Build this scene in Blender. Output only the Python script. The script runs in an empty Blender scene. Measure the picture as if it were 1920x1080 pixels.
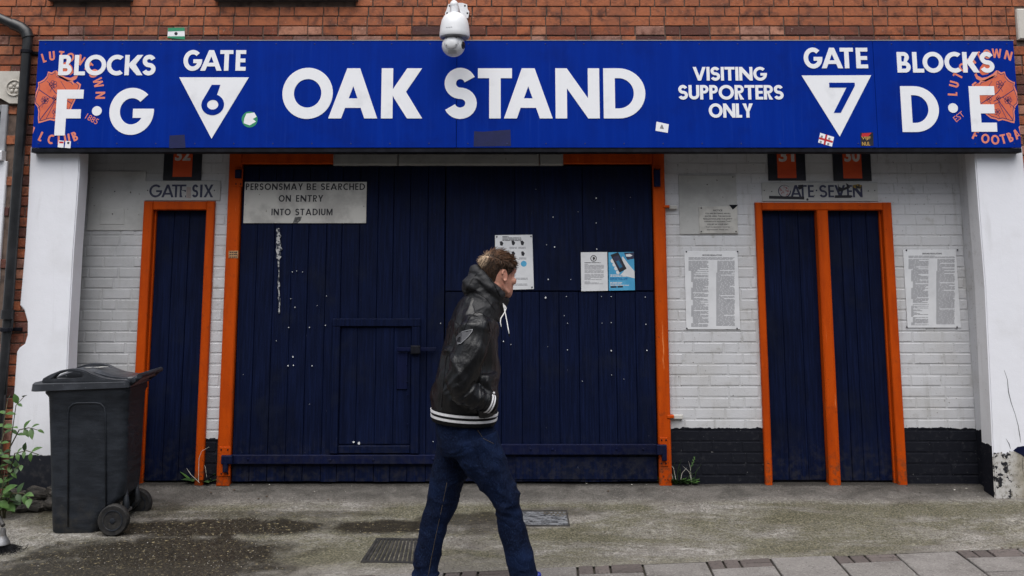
import bpy, bmesh, math, random
from mathutils import Vector, Matrix, noise as mn
from mathutils.geometry import tessellate_polygon
random.seed(11)
S = bpy.context.scene
COL = S.collection
R = math.radians

# ------------------------------------------------------------------ camera, sky, sun, exposure
CAMY, CAMZ, FPX, CX, CY, TH = -7.12, 1.535, 1750.0, 940.0, 264.0, R(8)
cam = bpy.data.cameras.new('camera'); co = bpy.data.objects.new('camera', cam); COL.objects.link(co)
co.location = (0, CAMY, CAMZ); co.rotation_euler = (R(90) + TH, 0, 0)
cam.sensor_width = 36; cam.lens = FPX / 1920 * 36
cam.shift_x = (960 - CX) / 1920; cam.shift_y = -(540 - CY) / 1920
cam.clip_start = .05; cam.clip_end = 500
S.camera = co
W = bpy.data.worlds.new('World'); S.world = W; W.use_nodes = True
wn = W.node_tree; wn.nodes.clear()
sky = wn.nodes.new('ShaderNodeTexSky'); sky.sky_type = 'NISHITA'; sky.sun_disc = False
SUN_EL, SUN_AZ = R(67), R(188)          # high, behind the camera
sky.sun_elevation = SUN_EL; sky.sun_rotation = SUN_AZ; sky.dust_density = 4; sky.air_density = 1.2
hs = wn.nodes.new('ShaderNodeHueSaturation'); hs.inputs['Saturation'].default_value = .55
bg = wn.nodes.new('ShaderNodeBackground'); bg.inputs['Strength'].default_value = .06
wo = wn.nodes.new('ShaderNodeOutputWorld')
wn.links.new(sky.outputs[0], hs.inputs['Color']); wn.links.new(hs.outputs[0], bg.inputs[0]); wn.links.new(bg.outputs[0], wo.inputs[0])
sl = bpy.data.lights.new('sun', 'SUN'); sl.energy = 1.5; sl.angle = R(70); sl.color = (1, .992, .98)
so = bpy.data.objects.new('sun', sl); COL.objects.link(so)
sd = Vector((math.sin(SUN_AZ) * math.cos(SUN_EL), math.cos(SUN_AZ) * math.cos(SUN_EL), math.sin(SUN_EL)))
so.rotation_euler = sd.to_track_quat('Z', 'Y').to_euler(); so.location = (0, -8, 12)
S.view_settings.view_transform = 'Standard'; S.view_settings.look = 'None'
S.view_settings.exposure = 1.16; S.view_settings.gamma = 1; S.view_settings.use_curve_mapping = False

# ------------------------------------------------------------------ measuring helpers
def ray(px, py):
    dx = (px - CX) / FPX; dy = -(py - CY) / FPX
    return dx, math.cos(TH) - dy * math.sin(TH), math.sin(TH) + dy * math.cos(TH)
def P(px, py, Y):
    """point of the vertical plane at depth Y that was measured at this place of the photograph -> X, Z"""
    a, b, c = ray(px, py); t = (Y - CAMY) / b
    return a * t, CAMZ + c * t
def V(px, py, Y):
    x, z = P(px, py, Y); return Vector((x, Y, z))
def rect(x0, y0, x1, y1, Y):
    xm = (x0 + x1) / 2; ym = (y0 + y1) / 2
    return P(x0, ym, Y)[0], P(x1, ym, Y)[0], P(xm, y1, Y)[1], P(xm, y0, Y)[1]   # X0 X1 Z0 Z1
def gz(X, Y):
    """height of the paved ground"""
    t = -Y
    pts = [(-1, 0), (0, 0), (.3, -.055), (1, -.115), (2.2, -.148), (4, -.18), (60, -.3)]
    z = pts[-1][1]
    for (a, za), (b, zb) in zip(pts, pts[1:]):
        if t <= b:
            z = za + (zb - za) * max(0, t - a) / (b - a); break
    return z + .012 * max(-6, min(6, X)) * max(0, min(1, t / .8))
def G(px, py):
    a, b, c = ray(px, py); t = 1.0
    for _ in range(40):
        X, Y, Z = a * t, CAMY + b * t, CAMZ + c * t
        t += (Z - gz(X, Y)) / -c * .8
    return Vector((a * t, CAMY + b * t, gz(a * t, CAMY + b * t)))

# ------------------------------------------------------------------ mesh helpers
class MB:
    def __init__(s): s.v = []; s.f = []; s.m = []; s.k = 0
    def add(s, vs, fs):
        o = len(s.v); s.v += [tuple(p) for p in vs]
        for f in fs: s.f.append(tuple(o + i for i in f)); s.m.append(s.k)
        return s
    def box(s, x0, x1, y0, y1, z0, z1, c=0):
        if c <= 0:
            return s.add([(x, y, z) for x in (x0, x1) for y in (y0, y1) for z in (z0, z1)],
                         [(0, 1, 3, 2), (4, 6, 7, 5), (0, 4, 5, 1), (2, 3, 7, 6), (0, 2, 6, 4), (1, 5, 7, 3)])
        c = min(c, (x1 - x0) * .4, (z1 - z0) * .4, (y1 - y0) * .8)      # chamfered front (towards -Y)
        v = [(x0, y1, z0), (x1, y1, z0), (x1, y1, z1), (x0, y1, z1),
             (x0, y0 + c, z0), (x1, y0 + c, z0), (x1, y0 + c, z1), (x0, y0 + c, z1),
             (x0 + c, y0, z0 + c), (x1 - c, y0, z0 + c), (x1 - c, y0, z1 - c), (x0 + c, y0, z1 - c)]
        f = [(0, 3, 2, 1), (8, 9, 10, 11)]
        for i in range(4):
            j = (i + 1) % 4
            f += [(i, j, 4 + j, 4 + i), (4 + i, 4 + j, 8 + j, 8 + i)]
        return s.add(v, f)
    def poly(s, loops, y0, y1, to3=None):
        """flat shape (outer loop + holes, in X Z) from front y0 to back y1"""
        to3 = to3 or (lambda x, z, y: (x, y, z))
        flat = [p for l in loops for p in l]
        tris = tessellate_polygon([[Vector((p[0], p[1], 0)) for p in l] for l in loops])
        n = len(flat); vs = [to3(p[0], p[1], y0) for p in flat]; fs = []
        for t in tris:
            a, b, c = (flat[i] for i in t)
            ar = (b[0] - a[0]) * (c[1] - a[1]) - (c[0] - a[0]) * (b[1] - a[1])
            if abs(ar) < 1e-12: continue
            fs.append(t if ar > 0 else t[::-1])
        if y1 is not None:
            vs += [to3(p[0], p[1], y1) for p in flat]
            fs += [tuple(n + i for i in f[::-1]) for f in fs]
            o = 0
            for li, l in enumerate(loops):
                m = len(l)
                A = sum(l[i][0] * l[(i + 1) % m][1] - l[(i + 1) % m][0] * l[i][1] for i in range(m))
                flip = (A > 0) == (li == 0)
                for i in range(m):
                    j = (i + 1) % m
                    q = (o + i, n + o + i, n + o + j, o + j)
                    fs.append(q if flip else q[::-1])
                o += m
        return s.add(vs, fs)
    def rings(s, rs, closed=False, caps=True):
        n = len(rs[0]); vs = [p for r in rs for p in r]; fs = []
        m = len(rs)
        for i in range(m if closed else m - 1):
            a = i * n; b = ((i + 1) % m) * n
            for j in range(n):
                k = (j + 1) % n
                fs.append((a + j, a + k, b + k, b + j))
        if caps and not closed:
            fs.append(tuple(range(n))[::-1]); fs.append(tuple(range((m - 1) * n, m * n)))
        return s.add(vs, fs)
    def tube(s, pts, rad, n=8, flat=None, caps=True, closed=False):
        """tube along pts; rad number or list; flat = list of second radii (towards Y)"""
        pts = [Vector(p) for p in pts]; m = len(pts)
        rad = rad if isinstance(rad, (list, tuple)) else [rad] * m
        flat = flat or rad
        rs = []; ref = Vector((0, 1, 0))
        for i, p in enumerate(pts):
            if closed: T = pts[(i + 1) % m] - pts[i - 1]
            else: T = pts[min(i + 1, m - 1)] - pts[max(i - 1, 0)]
            T.normalize()
            r_ = ref if abs(T.y) < .95 else Vector((1, 0, 0))
            nx = r_.cross(T).normalized(); ny = T.cross(nx)
            rs.append([p + nx * (math.cos(2 * math.pi * j / n) * rad[i]) + ny * (math.sin(2 * math.pi * j / n) * flat[i]) for j in range(n)])
        return s.rings(rs, closed, caps)
    def ball(s, c, r, nu=12, nv=8, M=None):
        c = Vector(c); r = r if isinstance(r, (tuple, list)) else (r, r, r); rs = []
        for i in range(1, nv):
            a = math.pi * i / nv
            rs.append([Vector((math.sin(a) * math.cos(2 * math.pi * j / nu) * r[0], math.sin(a) * math.sin(2 * math.pi * j / nu) * r[1], -math.cos(a) * r[2])) for j in range(nu)])
        if M: rs = [[M @ p for p in q] for q in rs]
        return s.rings([[c + p for p in q] for q in rs])
    def lathe(s, c, prof, n=24, axis='z'):
        rs = []
        for r, z in prof:
            q = []
            for j in range(n):
                a = 2 * math.pi * j / n; x, y = r * math.cos(a), r * math.sin(a)
                q.append((c[0] + x, c[1] + y, c[2] + z) if axis == 'z' else (c[0] + x, c[1] + z, c[2] - y))
            rs.append(q)
        return s.rings(rs)
    def mesh(s, name, mats, smooth=False):
        me = bpy.data.meshes.new(name); me.from_pydata(s.v, [], s.f)
        for m in (mats if isinstance(mats, (list, tuple)) else [mats]): me.materials.append(m)
        me.polygons.foreach_set('material_index', s.m)
        if smooth: me.polygons.foreach_set('use_smooth', [True] * len(me.polygons))
        me.update()
        return me
    def build(s, name, mats, parent=None, smooth=False, recalc=False, auto=None, **kw):
        me = s.mesh(name, mats, smooth)
        if recalc:
            b = bmesh.new(); b.from_mesh(me); bmesh.ops.recalc_face_normals(b, faces=b.faces); b.to_mesh(me); b.free()
        if auto:
            me.polygons.foreach_set('use_smooth', [True] * len(me.polygons)); me.set_sharp_from_angle(angle=R(auto))
        return link(name, me, parent, **kw)
def link(name, me, parent=None, loc=(0, 0, 0), **kw):
    o = bpy.data.objects.new(name, me); COL.objects.link(o); o.location = loc
    if parent: adopt(o, parent)
    for k, v in kw.items(): o[k] = v
    return o
def adopt(o, parent):
    o.parent = parent
    if parent.type == 'EMPTY': o.matrix_parent_inverse = Matrix.Translation(-parent.location)
def thing(name, label, cat, loc=(0, 0, 0), group=None):
    o = bpy.data.objects.new(name, None); COL.objects.link(o); o.location = loc; o.empty_display_size = .1
    return tag(o, label, cat, group)
def tag(o, label, cat, group=None):
    o['label'] = label; o['category'] = cat
    if group: o['group'] = group
    return o
def cut_tree(objs):  # straight evaluated mesh of helper objects
    bpy.context.view_layer.update(); dg = bpy.context.evaluated_depsgraph_get()
    out = []
    for o in objs: out.append(bpy.data.meshes.new_from_object(o.evaluated_get(dg)))
    for o in objs: bpy.data.objects.remove(o)
    return out
def fuse(mb, voxel=.008, smooth=5, factor=.5):
    """overlapping solids -> one continuous skin"""
    o = link('fuse', mb.mesh('fuse', []))
    b = bmesh.new(); b.from_mesh(o.data); bmesh.ops.recalc_face_normals(b, faces=b.faces); b.to_mesh(o.data); b.free()
    m = o.modifiers.new('r', 'REMESH'); m.mode = 'VOXEL'; m.voxel_size = voxel
    m = o.modifiers.new('s', 'SMOOTH'); m.iterations = smooth; m.factor = factor
    return cut_tree([o])[0]

# ------------------------------------------------------------------ materials
class Mat:
    def __init__(s, name):
        s.m = bpy.data.materials.new(name); s.m.use_nodes = True; s.t = s.m.node_tree
        s.b = s.t.nodes['Principled BSDF']; s._pos = None
    def n(s, typ, props=None, **inp):
        x = s.t.nodes.new('ShaderNode' + typ)
        for k, v in (props or {}).items(): setattr(x, k, v)
        for k, v in inp.items():
            key = int(k[1:]) if k[0] == 'i' and k[1:].isdigit() else k
            s.set(x.inputs[key], v)
        return x
    def set(s, sock, v):
        if isinstance(v, bpy.types.NodeSocket): s.t.links.new(v, sock)
        elif isinstance(v, (tuple, list)) and sock.type == 'RGBA' and len(v) == 3: sock.default_value = (*v, 1)
        else: sock.default_value = v
    @property
    def pos(s):
        if not s._pos: s._pos = s.n('NewGeometry').outputs['Position']
        return s._pos
    def vmap(s, scale=(1, 1, 1), rot=(0, 0, 0), loc=(0, 0, 0)):
        return s.n('Mapping', i0=s.pos, i1=loc, i2=rot, i3=scale).outputs[0]
    def noise(s, scale, detail=5, rough=.55, dist=0, vec=None):
        return s.n('TexNoise', Vector=vec or s.pos, Scale=scale, Detail=detail, Roughness=rough, Distortion=dist).outputs['Fac']
    def ramp(s, v, lo, hi):
        x = s.n('MapRange', i0=v, i1=lo, i2=hi); x.interpolation_type = 'SMOOTHSTEP'; return x.outputs[0]
    def mix(s, f, a, b, mode='MIX'):
        x = s.n('Mix', {'data_type': 'RGBA', 'blend_type': mode}); s.set(x.inputs[0], f); s.set(x.inputs[6], a); s.set(x.inputs[7], b)
        return x.outputs[2]
    def math(s, op, a, b=0., c=None):
        x = s.n('Math', {'operation': op}, i0=a, i1=b)
        if c is not None: s.set(x.inputs[2], c)
        return x.outputs[0]
    def xyz(s): return s.n('SeparateXYZ', i0=s.pos).outputs
    def out(s, col=None, rough=None, bump=None, dist=.003, strength=.6, spec=None, metal=None):
        if col is not None: s.set(s.b.inputs['Base Color'], col)
        if rough is not None: s.set(s.b.inputs['Roughness'], rough)
        if spec is not None: s.set(s.b.inputs['Specular IOR Level'], spec)
        if metal is not None: s.set(s.b.inputs['Metallic'], metal)
        if bump is not None:
            s.set(s.b.inputs['Normal'], s.n('Bump', Strength=strength, Distance=dist, Height=bump).outputs[0])
        return s.m
def simple(name, col, rough=.6, col2=None, vs=5, lo=.4, hi=.7, bs=0, bd=.002, spec=.4, metal=0, speck=None, rvar=0):
    q = Mat(name); c = col
    if col2: c = q.mix(q.ramp(q.noise(vs, 7, .6), lo, hi), col, col2)
    if speck: c = q.mix(q.ramp(q.noise(speck[1], 3, .5), speck[2], speck[2] + .04), c, speck[0])
    r = rough
    if rvar: r = q.math('ADD', rough - rvar / 2, q.math('MULTIPLY', q.noise(vs * 2.3, 4), rvar))
    return q.out(c, r, q.noise(bs, 6, .6) if bs else None, bd, .6, spec, metal)

def painted_wall(name, zl, zr, white=(.53, .535, .555), grime=1.0):
    """white masonry paint over a black painted base: zl / zr heights of the paint edge left / right of x = 0"""
    q = Mat(name); x, y, z = q.xyz()
    n1 = q.noise(9, 6, .65); n2 = q.noise(55, 5, .6); n3 = q.noise(2.2, 5, .6)
    c = q.mix(q.math('MULTIPLY', q.ramp(n3, .42, .75), .55 * grime), white, (.40, .39, .37))
    c = q.mix(q.math('MULTIPLY', q.ramp(n1, .56, .74), .6 * grime), c, (.30, .29, .27))
    c = q.mix(q.math('MULTIPLY', q.ramp(n2, .63, .70), .8 * grime), c, (.16, .15, .14))
    c = q.mix(q.math('MULTIPLY', q.ramp(x, -2.2, -2.7), q.ramp(q.noise(1.6, 5, .6), .2, .7)), c, (.33, .335, .34))  # shading of the left end mixed into the paint as grey
    c = q.mix(q.math('MULTIPLY', q.ramp(q.noise(9, 6, .65, 0, q.vmap((1.6, 1.6, .14))), .54, .76), .45 * grime), c, (.27, .26, .24))
    edge = q.math('ADD', z, q.math('MULTIPLY', q.math('SUBTRACT', q.noise(11, 5, .6, 1), .5), .05))
    line = q.math('ADD', zl, q.math('MULTIPLY', q.ramp(x, -.02, .02), zr - zl))
    blk = q.math('LESS_THAN', edge, line)
    bc = q.mix(q.ramp(q.noise(26, 6, .65), .52, .72), (.008, .009, .014), (.022, .023, .028))
    bc = q.mix(q.ramp(q.noise(70, 4, .6), .68, .72), bc, (.22, .22, .22))
    c = q.mix(blk, c, bc)
    h = q.math('ADD', q.math('MULTIPLY', q.noise(130, 4, .6), .6), q.math('MULTIPLY', n1, .8))
    return q.out(c, .75, h, .004, .55, .12)

ZL = P(395, 822, 0)[1]; ZR = P(1340, 802, 0)[1]
m_wbrick = painted_wall('white_painted_brick', ZL, ZR)
m_wbed = painted_wall('white_painted_joint', ZL, ZR, (.50, .505, .52), 1.3)
YP = -.29                        # front of the pillars
YB = -.27                        # red brick face
YS = -.37                        # face of the fascia sign

q = Mat('red_brick')
rnd = q.n('ObjectInfo').outputs['Random']
rp = q.n('ValToRGB', i0=rnd); e = rp.color_ramp; e.interpolation = 'LINEAR'
for i, (p, c) in enumerate([(0, (0.077, 0.035, 0.037)), (.16, (0.134, 0.052, 0.040)), (.34, (0.256, 0.075, 0.040)), (.55, (0.365, 0.109, 0.048)), (.74, (0.422, 0.156, 0.078)), (.9, (0.461, 0.231, 0.163)), (1, (0.218, 0.116, 0.099))]):
    el = e.elements[i] if i < 2 else e.elements.new(p)
    el.position = p; el.color = (*c, 1)
c = q.mix(q.ramp(q.noise(14, 7, .65), .42, .72), rp.outputs[0], (.12, .05, .035))
c = q.mix(q.math('MULTIPLY', q.ramp(q.noise(4, 5, .6), .45, .7), .42), c, (.085, .05, .045))
c = q.mix(q.ramp(q.noise(90, 4, .6), .66, .72), c, (.42, .33, .27))
m_brick = q.out(c, .82, q.math('ADD', q.noise(60, 6, .65), q.math('MULTIPLY', q.noise(250, 3), .4)), .006, .7, .25)
m_mortar = simple('dark_mortar', (.17, .12, .095), .9, (.06, .045, .04), 12, bs=120, bd=.004)

def render_mat(name, zb, kind):
    """white smooth render; kind 0 black plinth below zb, 1 bare cement below zb with black flakes"""
    q = Mat(name); x, y, z = q.xyz()
    n1 = q.noise(3, 6, .6); n2 = q.noise(38, 5, .65)
    c = q.mix(q.math('MULTIPLY', q.ramp(n1, .45, .8), .5), (.78, .79, .84), (.64, .64, .66))
    st = q.noise(7, 5, .6, 0, q.vmap((1.6, 1.6, .16)))
    c = q.mix(q.math('MULTIPLY', q.ramp(st, .56, .8), .35), c, (.42, .42, .42))
    c = q.mix(q.ramp(n2, .715, .74), c, (.12, .11, .10))
    ez = q.math('ADD', z, q.math('MULTIPLY', q.math('SUBTRACT', q.noise(7 if kind else 12, 6, .65, .6), .5), .22 if kind else .03))
    low = q.ramp(ez, zb + .004, zb - .004)
    if kind == 0:
        d = q.mix(q.ramp(q.noise(20, 6, .6), .5, .75), (.012, .014, .022), (.04, .04, .045))
        d = q.mix(q.ramp(q.noise(6, 6, .7), .63, .66), d, (.30, .28, .26))
    else:
        d = q.mix(q.ramp(q.noise(8, 6, .6), .35, .7), (.36, .33, .27), (.20, .18, .14))
        d = q.mix(q.math('MULTIPLY', q.ramp(q.noise(5, 5, .6), .5, .7), q.ramp(z, zb - .1, zb - .35)), d, (.13, .13, .06))
        left = q.ramp(q.math('ADD', x, q.math('MULTIPLY', q.math('SUBTRACT', q.noise(6, 5, .6), .5), .22)), 3.69, 3.55)
        d = q.mix(q.math('MULTIPLY', left, .9), d, (.52, .51, .50))
        fl = q.math('SUBTRACT', q.noise(17, 8, .68), q.math('MULTIPLY', q.math('SUBTRACT', 1, left), .16))
        d = q.mix(q.ramp(q.noise(50, 6, .65), .45, .7), d, tuple([.17, .155, .12]))
        d = q.mix(q.ramp(fl, .53, .545), d, (.012, .012, .016))
    c = q.mix(low, c, d)
    return q.out(c, .7, q.math('ADD', q.noise(11, 6, .6), q.math('MULTIPLY', q.noise(160, 3), .3)), .005, .4, .3)

def plank_mat(name, a, b):
    q = Mat(name); x, y, z = q.xyz()
    g = q.noise(14, 6, .6, .2, q.vmap((5, 5, .22)))
    big = q.noise(1.6, 4, .6)
    c = q.mix(q.ramp(g, .35, .75), a, b)
    c = q.mix(q.math('MULTIPLY', q.ramp(big, .45, .75), .6), c, tuple(v * .45 for v in a))
    sc = q.noise(60, 4, .6, 0, q.vmap((1, 1, .35)))
    c = q.mix(q.ramp(sc, .735, .77), c, (.10, .11, .16))
    c = q.mix(q.math('MULTIPLY', q.ramp(q.noise(3.2, 7, .68, .3), .50, .72), .55), c, (.008, .011, .024))
    sp = q.math('MULTIPLY', q.ramp(z, .42, .0), q.ramp(q.noise(22, 6, .68), .42, .66))
    c = q.mix(q.math('MULTIPLY', sp, .5), c, (.030, .029, .032))
    return q.out(c, q.math('ADD', .42, q.math('MULTIPLY', g, .3)), q.math('ADD', g, q.math('MULTIPLY', q.noise(45, 5, .6, 0, q.vmap((3, 3, .4))), .5)), .0035, .55, .10)
m_navy = plank_mat('navy_painted_timber', (.0017, .0043, .0195), (.0036, .0086, .038))
m_navy2 = plank_mat('navy_painted_iron', (.003, .0052, .027), (.005, .009, .038))
q = Mat('orange_gloss_paint'); x, y, z = q.xyz()
n1 = q.noise(5, 6, .6, 0, q.vmap((3, 3, .5)))
c = q.mix(q.ramp(n1, .35, .75), (.47, .062, .002), (.35, .042, .002))
c = q.mix(q.math('MULTIPLY', q.ramp(q.noise(17, 6, .7), .55, .75), .7), c, (.22, .04, .008))
lowz = q.ramp(z, .35, .02)
c = q.mix(q.math('MULTIPLY', q.ramp(q.noise(20, 6, .65), .46, .66), q.math('MULTIPLY', lowz, .8)), c, (.10, .045, .02))
c = q.mix(q.ramp(q.math('ADD', q.noise(38, 5, .65), q.math('MULTIPLY', lowz, .07)), .68, .71), c, (.05, .022, .014))
c = q.mix(q.ramp(q.noise(7, 6, .7, 0, q.vmap((4, 4, .35))), .64, .72), c, (.66, .20, .06))
m_orange = q.out(c, .5, q.math('ADD', n1, q.math('MULTIPLY', q.noise(80, 4), .4)), .003, .5, .12)
q = Mat('blue_sign_panel')
st = q.noise(10, 5, .6, 0, q.vmap((2, 2, .12)))
c = q.mix(q.ramp(st, .4, .8), (.0001, .0215, .258), (.0002, .026, .292))
c = q.mix(q.ramp(q.noise(33, 6, .7, 0, q.vmap((1, 1, 1.4))), .735, .77), c, (.25, .28, .42))
c = q.mix(q.math('MULTIPLY', q.ramp(q.noise(2.5, 5, .6), .45, .75), .5), c, (.002, .012, .14))
c = q.mix(q.math('MULTIPLY', q.ramp(q.noise(16, 6, .7, 0, q.vmap((2.2, 1, .10))), .52, .78), .4), c, (.012, .05, .33))
c = q.mix(q.ramp(q.noise(9, 8, .75, .5, q.vmap((.5, 1, 2.5))), .70, .73), c, (.10, .14, .36))
m_blue = q.out(c, q.math('ADD', .42, q.math('MULTIPLY', st, .2)), q.noise(6, 3), .002, .15, .06)
m_letter = simple('white_vinyl', (.86, .87, .90), .45, (.76, .77, .80), 9, .5, .8, spec=.35)
m_salmon = simple('salmon_vinyl', (.70, .155, .075), .5, (.60, .12, .06), 14)
m_salmon2 = simple('salmon_light_vinyl', (.80, .25, .155), .5, (.70, .20, .125), 14)
m_bluek = simple('blue_line', (.012, .018, .12), .5)
m_darkblue = simple('dark_blue_paint_patch', (.004, .008, .06), .55, (.006, .010, .08), 20)
m_trim = simple('black_sign_edge', (.004, .0045, .008), .6, (.010, .011, .017), 16, rvar=.2, spec=.15)
m_soffit = simple('dark_soffit', (.05, .05, .05), .9, (.02, .02, .02), 5)
m_plate = simple('grey_painted_plate', (.42, .42, .41), .55, (.33, .33, .32), 4, bs=25, bd=.002, speck=((.10, .09, .08), 45, .71))
m_plate2 = simple('stained_white_plate', (.50, .49, .46), .55, (.36, .35, .33), 5, .42, .62, bs=30, bd=.001, speck=((.12, .11, .10), 35, .72))
m_paper = simple('white_paper', (.66, .67, .69), .55, (.58, .59, .61), 7)
m_ink = simple('black_ink', (.018, .018, .024), .6)
m_greyink = simple('grey_print', (.24, .24, .26), .7)
m_navyink = simple('navy_lettering', (.028, .032, .07), .6, (.09, .09, .12), 30, .5, .75)
m_digit = simple('pale_numeral', (.62, .58, .55), .6, (.45, .42, .4), 20)
m_bblack = simple('black_board', (.008, .009, .014), .5, (.016, .016, .03), 9)
m_bred = simple('orange_red_board', (.62, .075, .012), .55, (.50, .05, .010), 6)
m_trunk = simple('grey_metal_trunking', (.30, .30, .29), .5, (.20, .20, .19), 4, speck=((.08, .07, .06), 40, .7))
m_pipe = simple('black_pipe_plastic', (.010, .011, .013), .38, (.022, .023, .026), 8, spec=.5, rvar=.2)
m_stone = simple('cream_painted_stone', (.60, .57, .52), .75, (.48, .45, .40), 6, bs=70, bd=.003)
m_sill = simple('dark_stone_sill', (.06, .058, .058), .8, (.03, .03, .03), 9, bs=60)
m_glass = simple('dark_window_glass', (.03, .035, .04), .08, spec=.6)
m_winframe = simple('white_window_frame', (.55, .56, .57), .5, (.42, .42, .43), 8)
m_camw = simple('white_camera_shell', (.74, .75, .77), .35, (.68, .69, .71), 10, spec=.5)
m_camg = simple('grey_camera_shell', (.34, .35, .37), .4, (.28, .28, .30), 12)
m_black = simple('black_plastic', (.008, .008, .01), .3, spec=.5)
m_steel = simple('worn_steel', (.25, .25, .26), .45, (.12, .11, .10), 18, metal=.6, bs=60)
m_iron = simple('dark_cast_iron', (.035, .034, .034), .55, (.075, .07, .065), 14, metal=.35, bs=90, bd=.002, rvar=.25)
m_leaf = simple('green_leaf', (.045, .105, .022), .5, (.075, .15, .035), 18, spec=.35)
m_leaf2 = simple('dark_green_leaf', (.020, .048, .014), .5, (.035, .075, .02), 18, spec=.35)
m_stem = simple('plant_stem', (.07, .06, .03), .7, (.045, .06, .025), 30)
m_litter = simple('pale_petal_litter', (.62, .60, .55), .8, (.42, .38, .3), 60)
m_litterd = simple('brown_leaf_litter', (.09, .05, .03), .8, (.05, .035, .02), 60)

# ------------------------------------------------------------------ lettering: own geometric capitals
def arc(cx, cy, rx, ry, a0, a1, n):
    return [(cx + rx * math.cos(R(a0 + (a1 - a0) * i / n)), cy + ry * math.sin(R(a0 + (a1 - a0) * i / n))) for i in range(n + 1)]
def ribbon(line, s):
    L, Rr = [], []
    for i, p in enumerate(line):
        a = line[max(i - 1, 0)]; b = line[min(i + 1, len(line) - 1)]
        dx, dy = b[0] - a[0], b[1] - a[1]; d = math.hypot(dx, dy) or 1
        L.append((p[0] - dy / d * s / 2, p[1] + dx / d * s / 2)); Rr.append((p[0] + dy / d * s / 2, p[1] - dx / d * s / 2))
    return L + Rr[::-1]
RATIO = dict(A=.97, B=.6, C=.74, D=.82, E=.5, F=.5, G=.9, H=.72, I=.2, K=.8, L=.44, M=.95, N=.88, O=1., P=.56, R=.6, S=.64, T=.66, U=.7, V=.86, W=1.2, X=.82, Y=.76)
RATIO[' '] = .32; RATIO['.'] = .22
def glyph(ch, w, s):
    t = s * .88; N = 14
    if ch == 'I': return [[(0, 0), (w, 0), (w, 1), (0, 1)]]
    if ch == '.': return [arc(w / 2, .48, s * .5, s * .5, 0, 345, 14)]
    if ch == 'L': return [[(0, 0), (w, 0), (w, t), (s, t), (s, 1), (0, 1)]]
    if ch == 'T': return [[(w / 2 - s / 2, 0), (w / 2 + s / 2, 0), (w / 2 + s / 2, 1 - t), (w, 1 - t), (w, 1), (0, 1), (0, 1 - t), (w / 2 - s / 2, 1 - t)]]
    if ch == 'E': return [[(0, 0), (w, 0), (w, t), (s, t), (s, .5 - t / 2), (w * .95, .5 - t / 2), (w * .95, .5 + t / 2), (s, .5 + t / 2), (s, 1 - t), (w, 1 - t), (w, 1), (0, 1)]]
    if ch == 'F': return [[(0, 0), (s, 0), (s, .47 - t / 2), (w * .94, .47 - t / 2), (w * .94, .47 + t / 2), (s, .47 + t / 2), (s, 1 - t), (w, 1 - t), (w, 1), (0, 1)]]
    if ch == 'H': return [[(0, 0), (s, 0), (s, .5 - t / 2), (w - s, .5 - t / 2), (w - s, 0), (w, 0), (w, 1), (w - s, 1), (w - s, .5 + t / 2), (s, .5 + t / 2), (s, 1), (0, 1)]]
    if ch == 'N': return [[(0, 0), (s, 0), (s, .60), (w - s, 0), (w, 0), (w, 1), (w - s, 1), (w - s, .40), (s, 1), (0, 1)]]
    if ch == 'V': return [[(w / 2 - s * .5, 0), (w / 2 + s * .5, 0), (w, 1), (w - s * 1.1, 1), (w / 2, .34), (s * 1.1, 1), (0, 1)]]
    if ch == 'A':
        k = s * 1.12; f = (w / 2 - k * .5)
        def xl(y): return f * y          # outer left edge
        def il(y): return k + (f - 0) * y  # inner left edge
        y1, y2 = .21, .21 + t * .95
        top = (w / 2 - k) / f
        o = [(0, 0), (k, 0), (il(y1), y1), (w - il(y1), y1), (w - k, 0), (w, 0), (w - f, 1), (f, 1)]
        return [o, [(il(y2), y2), (w - il(y2), y2), (w / 2, min(.86, top))]]
    if ch == 'K': return [[(0, 0), (s, 0), (s, .46), (s * 1.12, .40), (w - s * 1.32, 0), (w, 0), (w * .60, .53), (w - s * .05, 1), (w - s * 1.35, 1), (s, .58), (s, 1), (0, 1)]]
    if ch == 'X': return [[(0, 0), (s * 1.2, 0), (w / 2, .37), (w - s * 1.2, 0), (w, 0), (w / 2 + s * .62, .5), (w - s * .05, 1), (w - s * 1.25, 1), (w / 2, .63), (s * 1.25, 1), (s * .05, 1), (w / 2 - s * .62, .5)]]
    if ch == 'Y': return [[(w / 2 - s / 2, 0), (w / 2 + s / 2, 0), (w / 2 + s / 2, .42), (w, 1), (w - s * 1.2, 1), (w / 2, .60), (s * 1.2, 1), (0, 1), (w / 2 - s / 2, .42)]]
    if ch == 'W': return [[(w * .27 - s * .45, 0), (w * .27 + s * .45, 0), (w / 2, .58), (w * .73 - s * .45, 0), (w * .73 + s * .45, 0), (w, 1), (w - s, 1), (w * .73, .36), (w / 2 + s * .42, 1), (w / 2 - s * .42, 1), (w * .27, .36), (s, 1), (0, 1)]]
    if ch == 'M': return [[(0, 0), (s, 0), (s, .62), (w / 2 - s * .3, 0), (w / 2 + s * .3, 0), (w - s, .62), (w - s, 0), (w, 0), (w, 1), (w - s, 1), (w / 2, .40), (s, 1), (0, 1)]]
    if ch == 'O': return [arc(w / 2, .5, w / 2, .51, 0, 352, 44), arc(w / 2, .5, w / 2 - s, .51 - s, 0, 352, 44)]
    if ch == 'U':
        r = w / 2
        return [[(0, 1), (0, r)] + arc(r, r, r, r, 180, 360, 18)[1:] + [(w, 1), (w - s, 1)] + arc(r, r, r - s, r - s, 360, 180, 18) + [(s, 1)]]
    if ch == 'C':
        rx = w * .62; cx = rx
        return [arc(cx, .5, rx, .51, 52, 308, 30) + arc(cx, .5, rx - s, .51 - s, 302, 58, 30)]
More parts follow.
